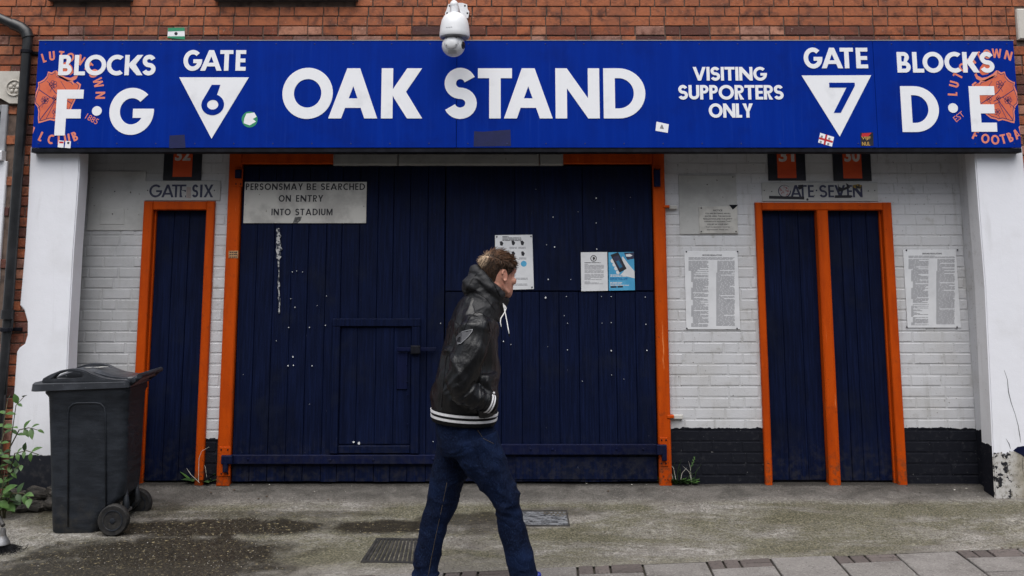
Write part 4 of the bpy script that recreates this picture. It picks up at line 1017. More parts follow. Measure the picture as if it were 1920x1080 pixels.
for bb, lb in (((1285, 471, 1385.5, 617.5), 'white sheet of ground regulations on the wall between gate and double door'), ((1697.5, 468, 1797, 614.5), 'white sheet of ground regulations right of the double door, beside the pillar')):
    t = plate('regulations_poster', bb, lb, 'poster', m_paper, -.007, .004, 'ground regulations sheets')
    x0, y0 = bb[0], bb[1]
    small_text('GROUND REGULATIONS', x0 + 50, y0 + 7.5, 3, -.0076, m_ink, t, 37, .025)
    lines(t, x0 + 6, x0 + 93, y0 + 11.5, y0 + 16, 1.7, .9, -.0075, m_greyink, .2)
    lines(t, x0 + 6, x0 + 44, y0 + 18, y0 + 141, 1.75, 1.0, -.0075, m_greyink, .38, lambda y_: 0 if y_ < y0 + 36 else 5 + (3 if int(y_ / 11) % 3 == 0 else 0))
    lines(t, x0 + 57, x0 + 93, y0 + 18, y0 + 140, 1.75, 1.0, -.0075, m_greyink, .16, lambda y_: 3 if y_ < y0 + 40 else 1)
    bolts([(x0 + 2, y0 + 1), (x0 + 98, y0 + .5), (x0 + 3, y0 + 145), (x0 + 97, y0 + 145)], -.007, t, .006, m_ink, 'stud')
# PERSONS MAY BE SEARCHED
YPS = YGF - .010
t = plate('search_notice', (457.5, 341, 687, 418.5), 'grey plate reading PERSONS MAY BE SEARCHED ON ENTRY INTO STADIUM', 'notice', m_plate2, YPS, .004)
for w_, a_, b_, c_ in (('PERSONSMAY', 514.5, 350, 107), ('BE', 584, 350, 18), ('SEARCHED', 643, 350, 83), ('ON', 534, 372, 23), ('ENTRY', 580.5, 372, 51), ('INTO', 527, 397.5, 36), ('STADIUM', 588.5, 397.5, 70)):
    put_word(w_, a_ - c_ / 2, a_ + c_ / 2, b_ - 6.2, b_ + 6.2, YPS - .0008, .185, .16, m_ink, t, YPS + .0005)
card([(553, 407), (566, 406), (564, 413), (558, 418), (549, 418)], YPS - .0008, simple('dark_smear', (.06, .06, .06), .7, (.2, .2, .19), 40), 'smear', t)
# papers on the right leaf
YPP = YGF - .012
t = thing('rules_poster', 'white poster of prohibited item icons on the gate beside the man\'s head', 'poster', V(965, 541, YPP))
card([(928, 441), (998, 440), (1001, 542), (930, 544)], YPP, m_paper, 'sheet', t, .002)
lines(t, 942, 978, 443, 452, 2.4, 1.2, YPP - .0006, m_ink, .3)
for a, b in ((940, 457), (962, 456), (979, 456), (944, 476), (980, 476), (962, 476), (967, 494), (945, 494)):
    card([(a - 3, b - 4), (a + 1, b - 5), (a + 4, b - 1), (a + 2, b + 4), (a - 2, b + 3)], YPP - .0006, m_ink, 'icon', t); lines(t, a - 7, a + 7, b + 7, b + 10, 2, 1, YPP - .0006, m_greyink, .3)
card(circ(982, 494.5, 5.5), YPP - .0006, m_sky, 'icon', t)
lines(t, 960, 990, 521, 525, 2.2, 1, YPP - .0006, m_greyink, .4); lines(t, 960, 990, 532, 536, 2.2, 1, YPP - .0006, m_greyink, .4)
bolts([(931.5, 444), (995.5, 443), (997.5, 538.5)], YPP, t, .006, m_ink, 'stud')
t = thing('letter_poster', 'plain white typed letter with round emblem, left of the blue app poster', 'poster', V(1114, 546, YPP))
card([(1089, 473), (1138.5, 472.5), (1140, 545), (1090, 546)], YPP, m_paper, 'sheet', t, .002)
em = MB(); o_ = [P(a, b, YPP - .0006) for a, b in circ(1113, 484.5, 6)][::-1]; i_ = [P(a, b, YPP - .0006) for a, b in circ(1113, 484.5, 4.6)][::-1]
em.poly([o_, i_], YPP - .0006, None); em.build('emblem_ring', m_ink, t); card([(1111, 482), (1115, 481.5), (1116, 486), (1112, 488)], YPP - .0006, m_ink, 'emblem', t)
lines(t, 1096, 1127, 492, 493.5, 3, 1.1, YPP - .0006, m_ink, 0)
for y_ in (495, 500.5, 507, 514, 520, 528): lines(t, 1096, 1133, y_, y_ + 4, 1.9, .8, YPP - .0006, m_greyink, .3)
t = thing('app_poster', 'blue poster of a hand holding a dark phone, on the gate', 'poster', V(1166, 545, YPP))
card([(1140.7, 473), (1188.5, 472.5), (1190.5, 544), (1141.5, 545)], YPP - .0005, m_sky, 'sheet', t, .002)
card([(1170, 474), (1188.5, 473), (1188.8, 485), (1176, 487)], YPP - .0011, m_navyink, 'dark_corner', t); card([(1173, 477), (1181, 476), (1186, 479), (1181, 481.5), (1174, 481)], YPP - .0013, m_paper, 'badge', t)
card([(1163, 516), (1170, 508), (1166, 482), (1168, 481), (1176, 492), (1184, 502), (1189.5, 508), (1190, 522), (1178, 519)], YPP - .0011, m_paper, 'hand_print', t)
for k in range(4): card(circ(1149 + k * 3.2, 489 + k * 7.2, 4.2 - .2 * k, 10), YPP - .0011, m_paper, 'finger_print', t)
card([(1144.5, 478), (1159, 472.8), (1175, 504), (1161.5, 511)], YPP - .0015, m_ink, 'phone_print', t); card([(1149, 482), (1159, 478.5), (1169, 501), (1161, 505)], YPP - .0018, m_navyink, 'screen_print', t)
card([(1155, 490), (1160, 488), (1167, 500), (1162, 503)], YPP - .0021, simple('app_blue', (.02, .13, .25), .5), 'screen_print', t)
small_text('REPORTING APP', 1160, 523, 5, YPP - .0013, simple('poster_blue_ink', (.02, .14, .36), .5), t, 33, .02)
lines(t, 1144, 1175, 515, 519, 2.4, 1.4, YPP - .0013, m_paper, .2); lines(t, 1144, 1180, 529, 535, 2.6, 1.2, YPP - .0013, m_paper, .3)
card([(1145, 536.5), (1156, 536.3), (1156, 539.3), (1145, 539.6)], YPP - .0013, m_ink, 'store_badge', t); card([(1158, 536.2), (1168, 536), (1168, 539), (1158, 539.3)], YPP - .0013, m_ink, 'store_badge', t)
# ================================================================== drainpipe
YD = YB - .06
dp = thing('drainpipe', 'black plastic drainpipe with an elbow, left of the sign and pillar', 'drainpipe', V(20, 900, YD))
pv = [V(-60, 4, YD), V(-10, 30, YD), V(26, 46, YD), V(40, 52, YD), V(48, 60, YD), V(52, 72, YD)]
Xp = (P(53, 85, YD)[0] + P(11.5, 600, YD)[0]) / 2
mb = MB(); mb.tube(pv + [Vector((Xp, YD, P(52, 90, YD)[1])), Vector((Xp, YD, P(20, 582, YD)[1]))], .036, 16); mb.build('pipe', m_pipe, dp, auto=50)
mb = MB(); mb.tube([V(24, 45, YD), V(40, 52, YD), V(49, 60, YD), V(52.5, 71, YD)], .043, 16); mb.build('elbow', m_pipe, dp, auto=50)
zc = P(20, 582, YD)[1]
mb = MB(); mb.tube([(Xp, YD, zc + .004), (Xp, YD, zc - .06)], .045, 16); mb.build('pipe_socket', m_pipe, dp, auto=50)
mb = MB(); mb.tube([(Xp, YD + .005, zc - .058), (Xp - .01, YD + .005, -.1)], .032, 14); mb.build('lower_pipe', m_pipe, dp, auto=50)
for py in (97, 618):
    z = P(50, py, YD)[1]; mb = MB(); mb.box(Xp - .07, Xp + .085, YB - .022, YB - .003, z - .012, z + .012, .003); mb.lathe((Xp, YD, z - .014), [(.039, 0), (.043, .003), (.043, .025), (.039, .028)], 16); mb.build('pipe_clip', m_trim, dp)
mb = MB(); mb.tube([V(9, 690, YD), V(11, 620, YD), V(13, 592, YD), V(18, 584, YD), V(23, 592, YD), V(22, 612, YD), V(14, 650, YD), V(10, 740, YD)], .011, 8); mb.build('cable', m_pipe, dp, smooth=True)

# ================================================================== dome camera
YC = -.60
X, Z = P(851, 50, YC); sc = 1 / 262
dc = thing('dome_camera', 'white dome security camera on a bracket over the top edge of the sign', 'camera', (X, YC, Z))
def zz(py): return P(851, py, YC)[1]
mb = MB(); mb.lathe((X + .006, YC, 0), [(.004, zz(22)), (.05, zz(26)), (.078, zz(31)), (.094, zz(39)), (.103, zz(50)), (.108, zz(62)), (.109, zz(67.5)), (.106, zz(70)), (.098, zz(70.5)), (.09, zz(68))], 36)
dome = mb.build('housing', m_camw, dc, auto=40)
mb = MB(); mb.lathe((X + .006, YC, 0), [(.0985, zz(70.3)), (.1015, zz(71.2)), (.096, zz(72.5)), (.085, zz(71))], 36); mb.build('rim_seal', m_camg, dome, auto=40)
mb = MB()                                              # swan-neck arm to the wall plate
mb.tube([(X + .004, YC, zz(27)), (X + .002, YC, zz(14)), (X, YC + .03, zz(9)), (X, YC + .12, zz(8)), (X, YB - .012, zz(9))], [.030, .031, .031, .033, .042], 16); mb.ball((X, YC, zz(9.5)), (.0305, .0305, .036), 14, 10)
mb.build('arm', m_camw, dc, auto=50)
Xw, Zw = P(858, 22, YB - .02); pl = [(Xw - .085, Zw + .01), (Xw - .07, Zw + .058), (Xw - .03, Zw + .068), (Xw + .035, Zw + .068), (Xw + .072, Zw + .055), (Xw + .075, Zw + .02), (Xw + .088, Zw), (Xw + .08, Zw - .05), (Xw - .09, Zw - .05), (Xw - .095, Zw - .012)][::-1]
mb = MB(); mb.poly([pl], YB - .024, YB - .002); wp = mb.build('wall_plate', m_camw, dc)
mb = MB()
for a, b in ((-.06, .045), (.055, .045), (-.078, -.012), (.074, -.012)): mb.lathe((Xw + a, YB - .0245, Zw + b), [(.002, -.002), (.007, -.001), (.008, .001)], 10, 'y')
mb.build('plate_bolts', m_black, wp, kind='stuff')
bz = zz(86); bx = X - .002
mb = MB(); mb.ball((bx, YC, bz), (.083, .083, .080), 32, 20); mb.build('ball', m_camw, dc, smooth=True)
mb = MB(); ov = [(bx - .012 + .056 * math.cos(a * .2618), bz + .012 + .058 * math.sin(a * .2618)) for a in range(24)]
# side cover: cap of the ball cut as a raised disc
def onball(u, v, r): 
    d = math.sqrt(max(.0, 1 - (u * u + v * v) / .083 ** 2)); return (bx + u, YC - .083 * d - r, bz + v)
cov = MB(); rs = []
for k, lift in ((1.0, .001), (.97, .005), (.6, .006), (.05, .006)):
    rs.append([onball((-.012 + .052 * k * math.cos(a * .2618)), (.014 + .056 * k * math.sin(a * .2618)), lift) for a in range(24)])
cov.rings(rs, caps=True).build('side_cover', m_camw, dc, smooth=True, recalc=True)
mb = MB()
for a in (35, 145, 215, 325): 
    p = onball(-.012 + .043 * math.cos(R(a)), .014 + .046 * math.sin(R(a)), .0075); mb.ball(p, .0035, 8, 6)
mb.build('cover_screws', m_black, dc, kind='stuff')
for k in range(4): 
    v = -.047 - k * .006; mb = MB(); mb.tube([onball(u, v, .0005) for u in (-.035, -.02, 0, .016, .026)], .0016, 6); mb.build('vent', m_camg, dc)
mb = MB(); mb.lathe((0, 0, 0), [(.001, .006), (.020, .005), (.026, .001), (.028, -.004)], 20)
o = mb.build('lens_window', m_black, dc, auto=40); dirv = Vector((.90, -.42, -.05)).normalized()
o.matrix_parent_inverse = Matrix.Translation(-dc.location); o.location = Vector((bx, YC, bz)) + dirv * .0805; o.rotation_euler = dirv.to_track_quat('Z', 'Y').to_euler()
X0, X1, Z0, Z1 = rect(836, 50, 849, 57, YC - .106); 
lb = MB(); rs = lambda X_, Z_: (X_, YC - math.sqrt(max(0, .1055 ** 2 - (X_ - X - .006) ** 2)) - .0012, Z_)
for k in range(3): 
    a0 = X0 + (X1 - X0) * k / 3; a1 = X0 + (X1 - X0) * (k + .7) / 3
    lb.add([rs(a0, Z0 + .008 * (k == 1)), rs(a1, Z0 + .008 * (k == 1)), rs(a1, Z1), rs(a0, Z1)], [(0, 1, 2, 3)])
lb.build('label_print', m_camg, dome)

# ================================================================== wheelie bin
q = Mat('dark_grey_bin_plastic'); 
n = q.noise(9, 6, .6, 0, q.vmap((1, 1, 3)))
c = q.mix(q.ramp(n, .35, .7), (.011, .0138, .019), (.0205, .025, .033)); c = q.mix(q.math('MULTIPLY', q.ramp(q.noise(40, 5, .65), .58, .72), .35), c, (.05, .053, .057))
c = q.mix(q.math('MULTIPLY', q.ramp(q.xyz()[2], .15, -.15), q.math('MULTIPLY', q.ramp(q.noise(14, 5, .6), .4, .7), .5)), c, (.07, .06, .045))
m_bin = q.out(c, q.math('ADD', .42, q.math('MULTIPLY', n, .25)), q.math('ADD', q.noise(160, 3), q.math('MULTIPLY', q.noise(12, 4, .6, 0, q.vmap((.5, .5, 5))), 1.2)), .003, .35, .3)
m_lid = simple('grey_bin_lid', (.024, .027, .033), .36, (.05, .055, .066), 8, speck=((.16, .17, .18), 55, .70), bs=70, bd=.001, spec=.5)
m_tyre = simple('black_tyre', (.010, .010, .011), .7, (.03, .028, .025), 25, bs=90)
gb = G(170, 1004); YN_ = gb.y                               # near side at the ground
def bx_(px, py): return P(px, py, YN_)[0]
def bz_(py): return P(170, py, YN_)[1]
YM = YN_ + .205                                               # middle of the bin
wb = thing('wheelie_bin', 'dark grey two wheeled rubbish bin standing in front of the left pillar', 'bin', (bx_(170, 1000), YM, bz_(1004)))
def rrect(x0, x1, hd, z, r=.04, n=5, ym=None):
    ym = YM if ym is None else ym; pts = []
    for cx_, cy_, a0 in ((x1 - r, ym - hd + r, -90), (x1 - r, ym + hd - r, 0), (x0 + r, ym + hd - r, 90), (x0 + r, ym - hd + r, 180)):
        for i in range(n + 1): a = R(a0 + 90 * i / n); pts.append((cx_ + r * math.cos(a), cy_ + r * math.sin(a), z))
    return pts
mb = MB(); lev = []
for py, xa, xb, hd in ((1004, 97, 180, .160), (1000, 93.5, 184, .165), (966, 92.8, 194, .168), (950, 92.6, 214, .169), (932, 92.3, 231, .170), (900, 92, 234, .173), (800, 91, 238, .186), (746, 90.5, 241, .194), (738, 86, 244, .210), (728, 86, 244, .210)):
    lev.append(rrect(bx_(xa, py), bx_(xb, py), hd, bz_(py), .055))
mb.rings(lev); body = mb.build('body', m_bin, wb, auto=35)
# arched raised panel on the near side, rear corner rib
def side_y(py): 
    t = (1004 - py) / 270; return YM - (.165 + .030 * max(0, min(1, t)))
out_ = [(128, 990), (131, 775), (134, 764), (141, 757.5), (150, 756), (183, 756), (192, 758), (198, 765), (200, 776), (199, 990)]
mb = MB()
for a, b in zip(out_, out_[1:]):
    pass
tubep = [(bx_(a, b), side_y(b) - .001, bz_(b)) for a, b in out_]; mb.tube(tubep, .006, 8, flat=[.0045] * len(tubep)); mb.build('panel_rib', m_bin, body, smooth=True)
# rear recess rail
mb = MB(); mb.tube([(bx_(249, 742) + .004, YM + .17, bz_(742)), (bx_(243, 860) + .004, YM + .16, bz_(860)), (bx_(236, 932) + .004, YM + .15, bz_(932))], .012, 8)
# lid
mb = MB()
def lidring(k, py_f, py_r, ex=0):
    pts = rrect(bx_(66 + k, 720), bx_(247 - k * .4, 720), .224 - k / 330, 0, .035)
    x0, x1 = bx_(66, 720), bx_(249, 720)
    return [(p[0], p[1], bz_(py_f + (py_r - py_f) * (p[0] - x0) / (x1 - x0))) for p in pts]
mb.rings([lidring(2, 734, 727), lidring(-1, 733, 726), lidring(0, 720, 716), lidring(3, 717, 714.5), lidring(14, 714.5, 713.5)])
lid = mb.build('lid', m_lid, wb, auto=35)
mb = MB(); mb.rings([[(bx_(a, 720), YM + d, bz_(b)) for a, b in pr] for d, pr in ((-.118, [(92, 714), (108, 707), (135, 698), (165, 699), (200, 709), (248, 714), (248, 717), (92, 717)]), (-.095, [(90, 713), (108, 704), (135, 694), (170, 695), (205, 707), (250, 713), (250, 717), (90, 717)]), (.095, [(90, 713), (108, 704), (135, 694), (170, 695), (205, 707), (250, 713), (250, 717), (90, 717)]), (.118, [(92, 714), (108, 707), (135, 698), (165, 699), (200, 709), (248, 714), (248, 717), (92, 717)]))])
mb.build('lid_crown', m_lid, lid, auto=30, recalc=True)
for d0, d1 in ((-.218, -.155), (.155, .218)):
    prof = [(84, 717), (87, 709), (99, 702), (117, 694.5), (135, 691), (150, 691.5), (164, 695), (178, 702), (196, 708.5), (218, 712), (244, 713), (246, 717)]
    hole = [(104, 709.5), (112, 702), (126, 697), (140, 695.5), (154, 698), (161, 703), (158, 707.5), (140, 709.5)]
    L = [[(bx_(a, 720), bz_(b)) for a, b in prof], [(bx_(a, 720), bz_(b)) for a, b in hole]]
    A = sum(L[0][i][0] * L[0][(i + 1) % 12][1] - L[0][(i + 1) % 12][0] * L[0][i][1] for i in range(12))
    if A < 0: L[0] = L[0][::-1]
    mb = MB(); mb.poly(L, YM + d0, YM + d1); me_ = mb.build('lid_handle', m_lid, lid, recalc=True)
    bm = bmesh.new(); bm.from_mesh(me_.data); bmesh.ops.remove_doubles(bm, verts=bm.verts, dist=1e-5)
    ed = [e for e in bm.edges if len(e.link_faces) == 2 and e.calc_face_angle(0) > .9]; bmesh.ops.bevel(bm, geom=ed, offset=.006, segments=2, affect='EDGES'); bm.to_mesh(me_.data); bm.free()
    me_.data.polygons.foreach_set('use_smooth', [True] * len(me_.data.polygons)); me_.data.set_sharp_from_angle(angle=R(40))
MB().box(bx_(240, 720), bx_(259, 716), YM - .195, YM + .195, bz_(716), bz_(708), .006).build('lid_rear', m_lid, lid)
for d in (-.185, .185):
    mb = MB(); mb.tube([(bx_(246, 716), YM + d, bz_(719)), (bx_(256, 706), YM + d, bz_(712)), (bx_(266, 698), YM + d, bz_(705))], [.020, .019, .017], 10); mb.build('handle_arm', m_bin, wb, smooth=True)
    mb = MB(); mb.lathe((bx_(254, 710), YM + d - .03, bz_(713)), [(.004, 0), (.016, .002), (.018, .01), (.018, .06), (.004, .062)], 14, 'y'); mb.build('hinge_pin', m_bin, wb, auto=40)
mb = MB(); mb.tube([(bx_(266, 698), YM - .215, bz_(705)), (bx_(266, 698), YM + .215, bz_(705))], .017, 12); mb.build('handle_bar', m_bin, wb, auto=50)
X0 = bx_(160, 698); lbm = MB()
for k, (dx_, w_, dy_) in enumerate(((-.04, .035, -.09), (.012, .05, -.07), (.03, .05, -.03))):
    lbm.add([(X0 + dx_, YM + dy_, bz_(694) + .0035), (X0 + dx_ + w_, YM + dy_ + .01, bz_(694) + .003), (X0 + dx_ + w_ + .01, YM + dy_ + .035, bz_(694) + .003), (X0 + dx_ + .01, YM + dy_ + .03, bz_(694) + .0035)], [(0, 1, 2, 3)])
lbm.build('worn_lid_print', m_plate2, lid)
# wheels
wx, wz = bx_(218, 980), bz_(980)
rw = wz - gz(wx, YN_)                                        # tyre radius from the axle height
rw = .097; wz = gz(wx, YN_) + rw - .002
for s_ in (-1, 1):
    yc = YM + s_ * .215
    mb = MB(); mb.lathe((wx, yc, wz), [(rw * .60, -.024), (rw * .92, -.026), (rw, -.016), (rw, .016), (rw * .92, .026), (rw * .60, .024)], 32, 'y'); wh = mb.build('wheel', m_tyre, wb, auto=40)
    mb = MB(); mb.lathe((wx, yc, wz), [(rw * .52, -.012), (rw * .60, -.0275), (rw * .66, -.0278), (rw * .67, -.02), (rw * .67, .02), (rw * .6, .0275)], 28, 'y'); mb.build('rim', m_bin, wh, auto=40)
    mb = MB(); mb.lathe((wx, yc, wz), [(rw * .1, -.03), (rw * .18, -.028), (rw * .2, .02), (rw * .1, .024)], 14, 'y')
    for k in range(8):
        a = k * math.pi / 4; d = Vector((math.cos(a), 0, math.sin(a))); mb.tube([Vector((wx, yc - .014, wz)) + d * rw * .12, Vector((wx, yc - .016, wz)) + d * rw * .6], .005, 6)
    mb.build('spokes', m_bin, wh)
mb = MB(); mb.tube([(wx, YM - .2, wz), (wx, YM + .2, wz)], .012, 10); mb.build('axle', m_steel, wb, auto=50)
for d in (-.10, .10): mb = MB(); mb.tube([(bx_(226, 930), YM + d, bz_(925)), (wx + .04, YM + d, wz + .05), (wx, YM + d, wz)], .02, 8); mb.build('axle_bracket', m_bin, wb, smooth=True)

wb.rotation_euler.z = R(2); wb.location.x -= .022
# ================================================================== drain grate, inspection cover
def ground_plate(pp, lift):
    return [Vector((g.x, g.y, gz(g.x, g.y) + lift)) for g in (G(a, b) for a, b in pp)]
a, b, c_, d = ground_plate([(676, 1055), (806, 1058), (802, 1011), (706, 1010)], .006)
dg_ = thing('drain_grate', 'dark iron drain grating in the concrete beside the man\'s back foot', 'drain', (a + c_) / 2)
def quad_slab(q4, th):
    mb = MB(); up = Vector((0, 0, th)); v = [p for p in q4] + [p - up for p in q4]
    mb.add(v, [(0, 1, 2, 3), (7, 6, 5, 4)] + [(4 + i, 4 + (i + 1) % 4, (i + 1) % 4, i) for i in range(4)]); return mb
def bil(u, v): return a.lerp(b, u).lerp(d.lerp(c_, u), v)
quad_slab([bil(0, 0) - Vector((0, 0, .016)), bil(1, 0) - Vector((0, 0, .016)), bil(1, 1) - Vector((0, 0, .016)), bil(0, 1) - Vector((0, 0, .016))], .02).build('grate_pit', simple('silted_pit', (.022, .019, .014), .95, (.045, .038, .028), 40), dg_)
for u0, u1, v0, v1 in ((0, 1, 0, .06), (0, 1, .94, 1), (0, .05, .061, .939), (.95, 1, .061, .939)):
    quad_slab([bil(u0, v0), bil(u1, v0), bil(u1, v1), bil(u0, v1)], .02).build('grate_frame', m_iron, dg_)
for k in range(13):
    u = .06 + k * .0685; quad_slab([bil(u, .065), bil(u + .042, .065), bil(u + .042, .935), bil(u, .935)], .016).build('grate_bar', m_iron, dg_)
a, b, c_, d = ground_plate([(978, 986.5), (1069, 987.5), (1063, 957.5), (972, 957.5)], .004)
ic = thing('inspection_cover', 'small worn grey metal cover in the concrete behind the man\'s front foot', 'cover', (a + c_) / 2)
q = Mat('worn_tread_metal'); n = q.noise(30, 5, .6, .5, q.vmap((.6, 3, 1)))
m_tread = q.out(q.mix(q.ramp(n, .4, .62), (.045, .047, .052), (.30, .31, .33)), .45, n, .004, .6, .5, .3)
for u0, u1, v0, v1 in ((0, 1, 0, .06), (0, 1, .94, 1), (0, .025, .061, .939), (.975, 1, .061, .939)):
    quad_slab([bil(u0, v0), bil(u1, v0), bil(u1, v1), bil(u0, v1)], .02).build('cover_frame', m_iron, ic)
lid_ = quad_slab([bil(.03, .07) - Vector((0, 0, .003)), bil(.97, .07) - Vector((0, 0, .003)), bil(.97, .93) - Vector((0, 0, .003)), bil(.03, .93) - Vector((0, 0, .003))], .02).build('cover_plate', m_tread, ic)
mb = MB()
for i in range(10):
    for j in range(6):
        u, v = .08 + i * .09 + (.045 if j % 2 else 0), .14 + j * .14
        if abs(u - .3) < .12 and abs(v - .5) < .2 or u > .95: continue
        quad = [bil(u - .025, v - .03), bil(u + .025, v - .03), bil(u + .025, v + .03), bil(u - .025, v + .03)]
        s_ = quad_slab([p + Vector((0, 0, .0005)) for p in quad], .003); mb.add(s_.v, s_.f)
mb.build('tread_studs', m_tread, lid_, kind='stuff')

# ================================================================== broom at the left edge
g0 = G(6, 1040)
br = thing('broom', 'grey broom with black bristles leaning at the far left edge', 'broom', g0)
mb = MB(); c0 = g0 + Vector((-.028, .07, .05)); mb.lathe((c0.x - .02, c0.y, c0.z), [(.014, .085), (.020, .05), (.027, .03), (.046, .002), (.048, -.008), (.04, -.010)], 20); mb.build('ferrule', m_steel, br, auto=40)
mb = MB(); mb.tube([(c0.x - .02, c0.y, c0.z + .1), (c0.x - 1.05, YB - .032, c0.z + .75)], .013, 10); mb.build('handle', m_iron, br, auto=50)
mb = MB()
for i in range(260):
    a = random.uniform(0, 6.283); r0 = random.uniform(.01, .05); r1 = r0 * 1.3 + random.uniform(0, .10) * (1 if math.cos(a) > -.2 else .4)
    p0 = Vector((c0.x - .02 + r0 * math.cos(a), c0.y + r0 * math.sin(a) * .8, c0.z - .012)); p1 = Vector((c0.x - .02 + r1 * math.cos(a), c0.y + r1 * math.sin(a) * .8, c0.z - .05)); 
    p2 = p1 + Vector((.02 * math.cos(a) + random.uniform(-.01, .01), .02 * math.sin(a), 0)); p2.z = gz(p2.x, p2.y) + random.uniform(.002, .02)
    mb.tube([p0, p1, p2], [.0016, .0015, .0009], 3)
mb.build('bristles', m_black, br, kind='stuff')

# ================================================================== plants
def leaf(mb, base, d, up, L, w, fold=.25, curl=.2):
    d = d.normalized(); s_ = d.cross(up); s_ = s_.normalized() if s_.length > 1e-3 else Vector((0, 1, 0)); n_ = s_.cross(d).normalized()
    pts = [base]
    rowl, rowr, mid_ = [], [], []
    for t, k in ((.12, .45), (.35, .95), (.6, .9), (.82, .5)):
        m_ = base + d * L * t - n_ * L * curl * t * t; mid_.append(m_)
        rowl.append(m_ + s_ * w * k + n_ * w * fold * k); rowr.append(m_ - s_ * w * k + n_ * w * fold * k)
    tip = base + d * L - n_ * L * curl
    v = [base] + rowl + mid_ + rowr + [tip]; f = []
    f += [(0, 5, 1), (0, 9, 5)]
    for i in range(3): f += [(1 + i, 5 + i, 6 + i, 2 + i), (5 + i, 9 + i, 10 + i, 6 + i)]
    f += [(4, 8, 13), (8, 12, 13)]
    mb.add(v, f)
def sprig(par, pts, n, L, w, mat, pair=True):
    """a stem with leaves in pairs; each leaf a part of its own"""
    pts = [Vector(p) for p in pts]
    for k in range(n):
        t = (k + 1) / n; i = min(int(t * (len(pts) - 1)), len(pts) - 2); u = t * (len(pts) - 1) - i
        p = pts[i].lerp(pts[i + 1], u); T = (pts[i + 1] - pts[i]).normalized()
        side = T.cross(Vector((0, -1, .3))).normalized()
        for s_ in ((1, -1) if pair and k < n - 1 else (0,)):
            d = (T * .5 + side * s_ * .9 + Vector((random.uniform(-.3, .3), random.uniform(-.5, .2), random.uniform(-.4, .15))))
            mb = MB(); ll = L * .82 * random.uniform(.7, 1.2); leaf(mb, p, d, Vector((random.uniform(-.4, .4), -.5, .9)), ll, w * ll / L, .25, random.uniform(.1, .45))
            mb.build('leaf', mat if random.random() < .75 else m_leaf2, par, smooth=True)
gp = G(12, 985)
YPl = gp.y + .12
sh = thing('leafy_shrub', 'leafy green self sown shrub in front of the left pillar and pipe', 'shrub', Vector((P(8, 985, YPl)[0], YPl, gz(-3, YPl))))
def VP(px, py, dy=0): return V(px, py, YPl + dy)
stems = [([(8, 985), (14, 900), (20, 830), (30, 760), (44, 745)], 5, .075, .022), ([(14, 900), (28, 850), (50, 845), (72, 852)], 5, .075, .020), ([(10, 960), (22, 925), (44, 925), (56, 935)], 4, .085, .027),
         ([(18, 840), (36, 806), (54, 802), (70, 806)], 4, .08, .020), ([(6, 985), (4, 900), (6, 800), (14, 752)], 6, .08, .024), ([(4, 985), (-8, 900), (-14, 820)], 5, .09, .028), ([(8, 970), (2, 930), (10, 880)], 4, .10, .032),
         ([(10, 900), (26, 880), (40, 872)], 3, .07, .020), ([(6, 960), (14, 940), (26, 940)], 3, .11, .036), ([(2, 900), (-4, 850), (8, 812)], 4, .08, .024), ([(0, 985), (-10, 950), (6, 925)], 3, .10, .034)]
for i, (pp, n, L, w) in enumerate(stems):
    dy = random.uniform(-.12, .1); p3 = [VP(a, b, dy * t / 2) for t, (a, b) in enumerate(pp)]
    mb = MB(); mb.tube(p3, [.005 * (1 - .7 * k / len(p3)) for k in range(len(p3))], 6); mb.build('stem', m_stem, sh, smooth=True)
    sprig(sh, p3, n, L, w, m_leaf)
def weed(px, py, label, n, L, w, spread, grass=0, seedhead=False):
    g = G(px, py); t = thing('weed', label, 'weed', g, 'weeds at the foot of the gate posts')
    for k in range(n):
        a = random.uniform(0, 6.283); r0 = random.uniform(0, spread); b = g + Vector((r0 * math.cos(a), -abs(r0 * math.sin(a)) * .3 + .02, 0)); b.z = gz(b.x, b.y) + .004
        d = Vector((math.cos(a) * .8, -abs(math.sin(a)) * .6, random.uniform(.3, 1.3))); mb = MB(); leaf(mb, b, d, Vector((0, -.3, 1)), L * random.uniform(.6, 1.2), w * random.uniform(.7, 1.2), .2, .35)
        mb.build('leaf', m_leaf2 if random.random() < .6 else m_leaf, t, smooth=True)
    for k in range(grass):
        b = g + Vector((random.uniform(-spread, spread), random.uniform(-.01, .02), 0)); h = random.uniform(.08, .2); lx = random.uniform(-.5, .5) * h; mb = MB()
        mb.tube([b, b + Vector((lx * .3, -.01, h * .6)), b + Vector((lx, -.03, h * random.uniform(.75, 1)))], [.0022, .0018, .0005], 4); mb.build('blade', m_leaf2 if k % 3 else m_litter, t)
    return t, g
t, g = weed(376, 906, 'small broad leaved weed at the left gate post, by GATE SIX', 13, .10, .020, .08, 3)
mb = MB(); mb.tube([V(372, 904, -.06), V(373, 860, -.07), V(378, 846, -.07), V(392, 838, -.07)], [.002, .0018, .0015, .001], 5); mb.build('dry_stalk', m_litter, t)
mb = MB(); mb.tube([V(374, 905, -.06), V(358, 890, -.09), V(350, 878, -.09)], [.002, .0018, .001], 5); mb.build('dry_stalk', m_litter, t)
t, g = weed(1272, 908, 'grassy weed tuft at the right gate post with one tall seed stalk', 130, .055, .012, .12, 20)
mb = MB(); mb.tube([V(1291, 900, -.06), V(1297, 875, -.07), V(1304, 855, -.07)], [.0018, .0015, .001], 5); mb.build('seed_stalk', m_leaf2, t)
for k in range(7):
    mb = MB(); p = V(1297 + k * .9, 876 - k * 2.6, -.07); leaf(mb, p, Vector((.4 if k % 2 else -.3, 0, 1)), Vector((0, -1, .2)), .018, .004); mb.build('seed', m_leaf, t)
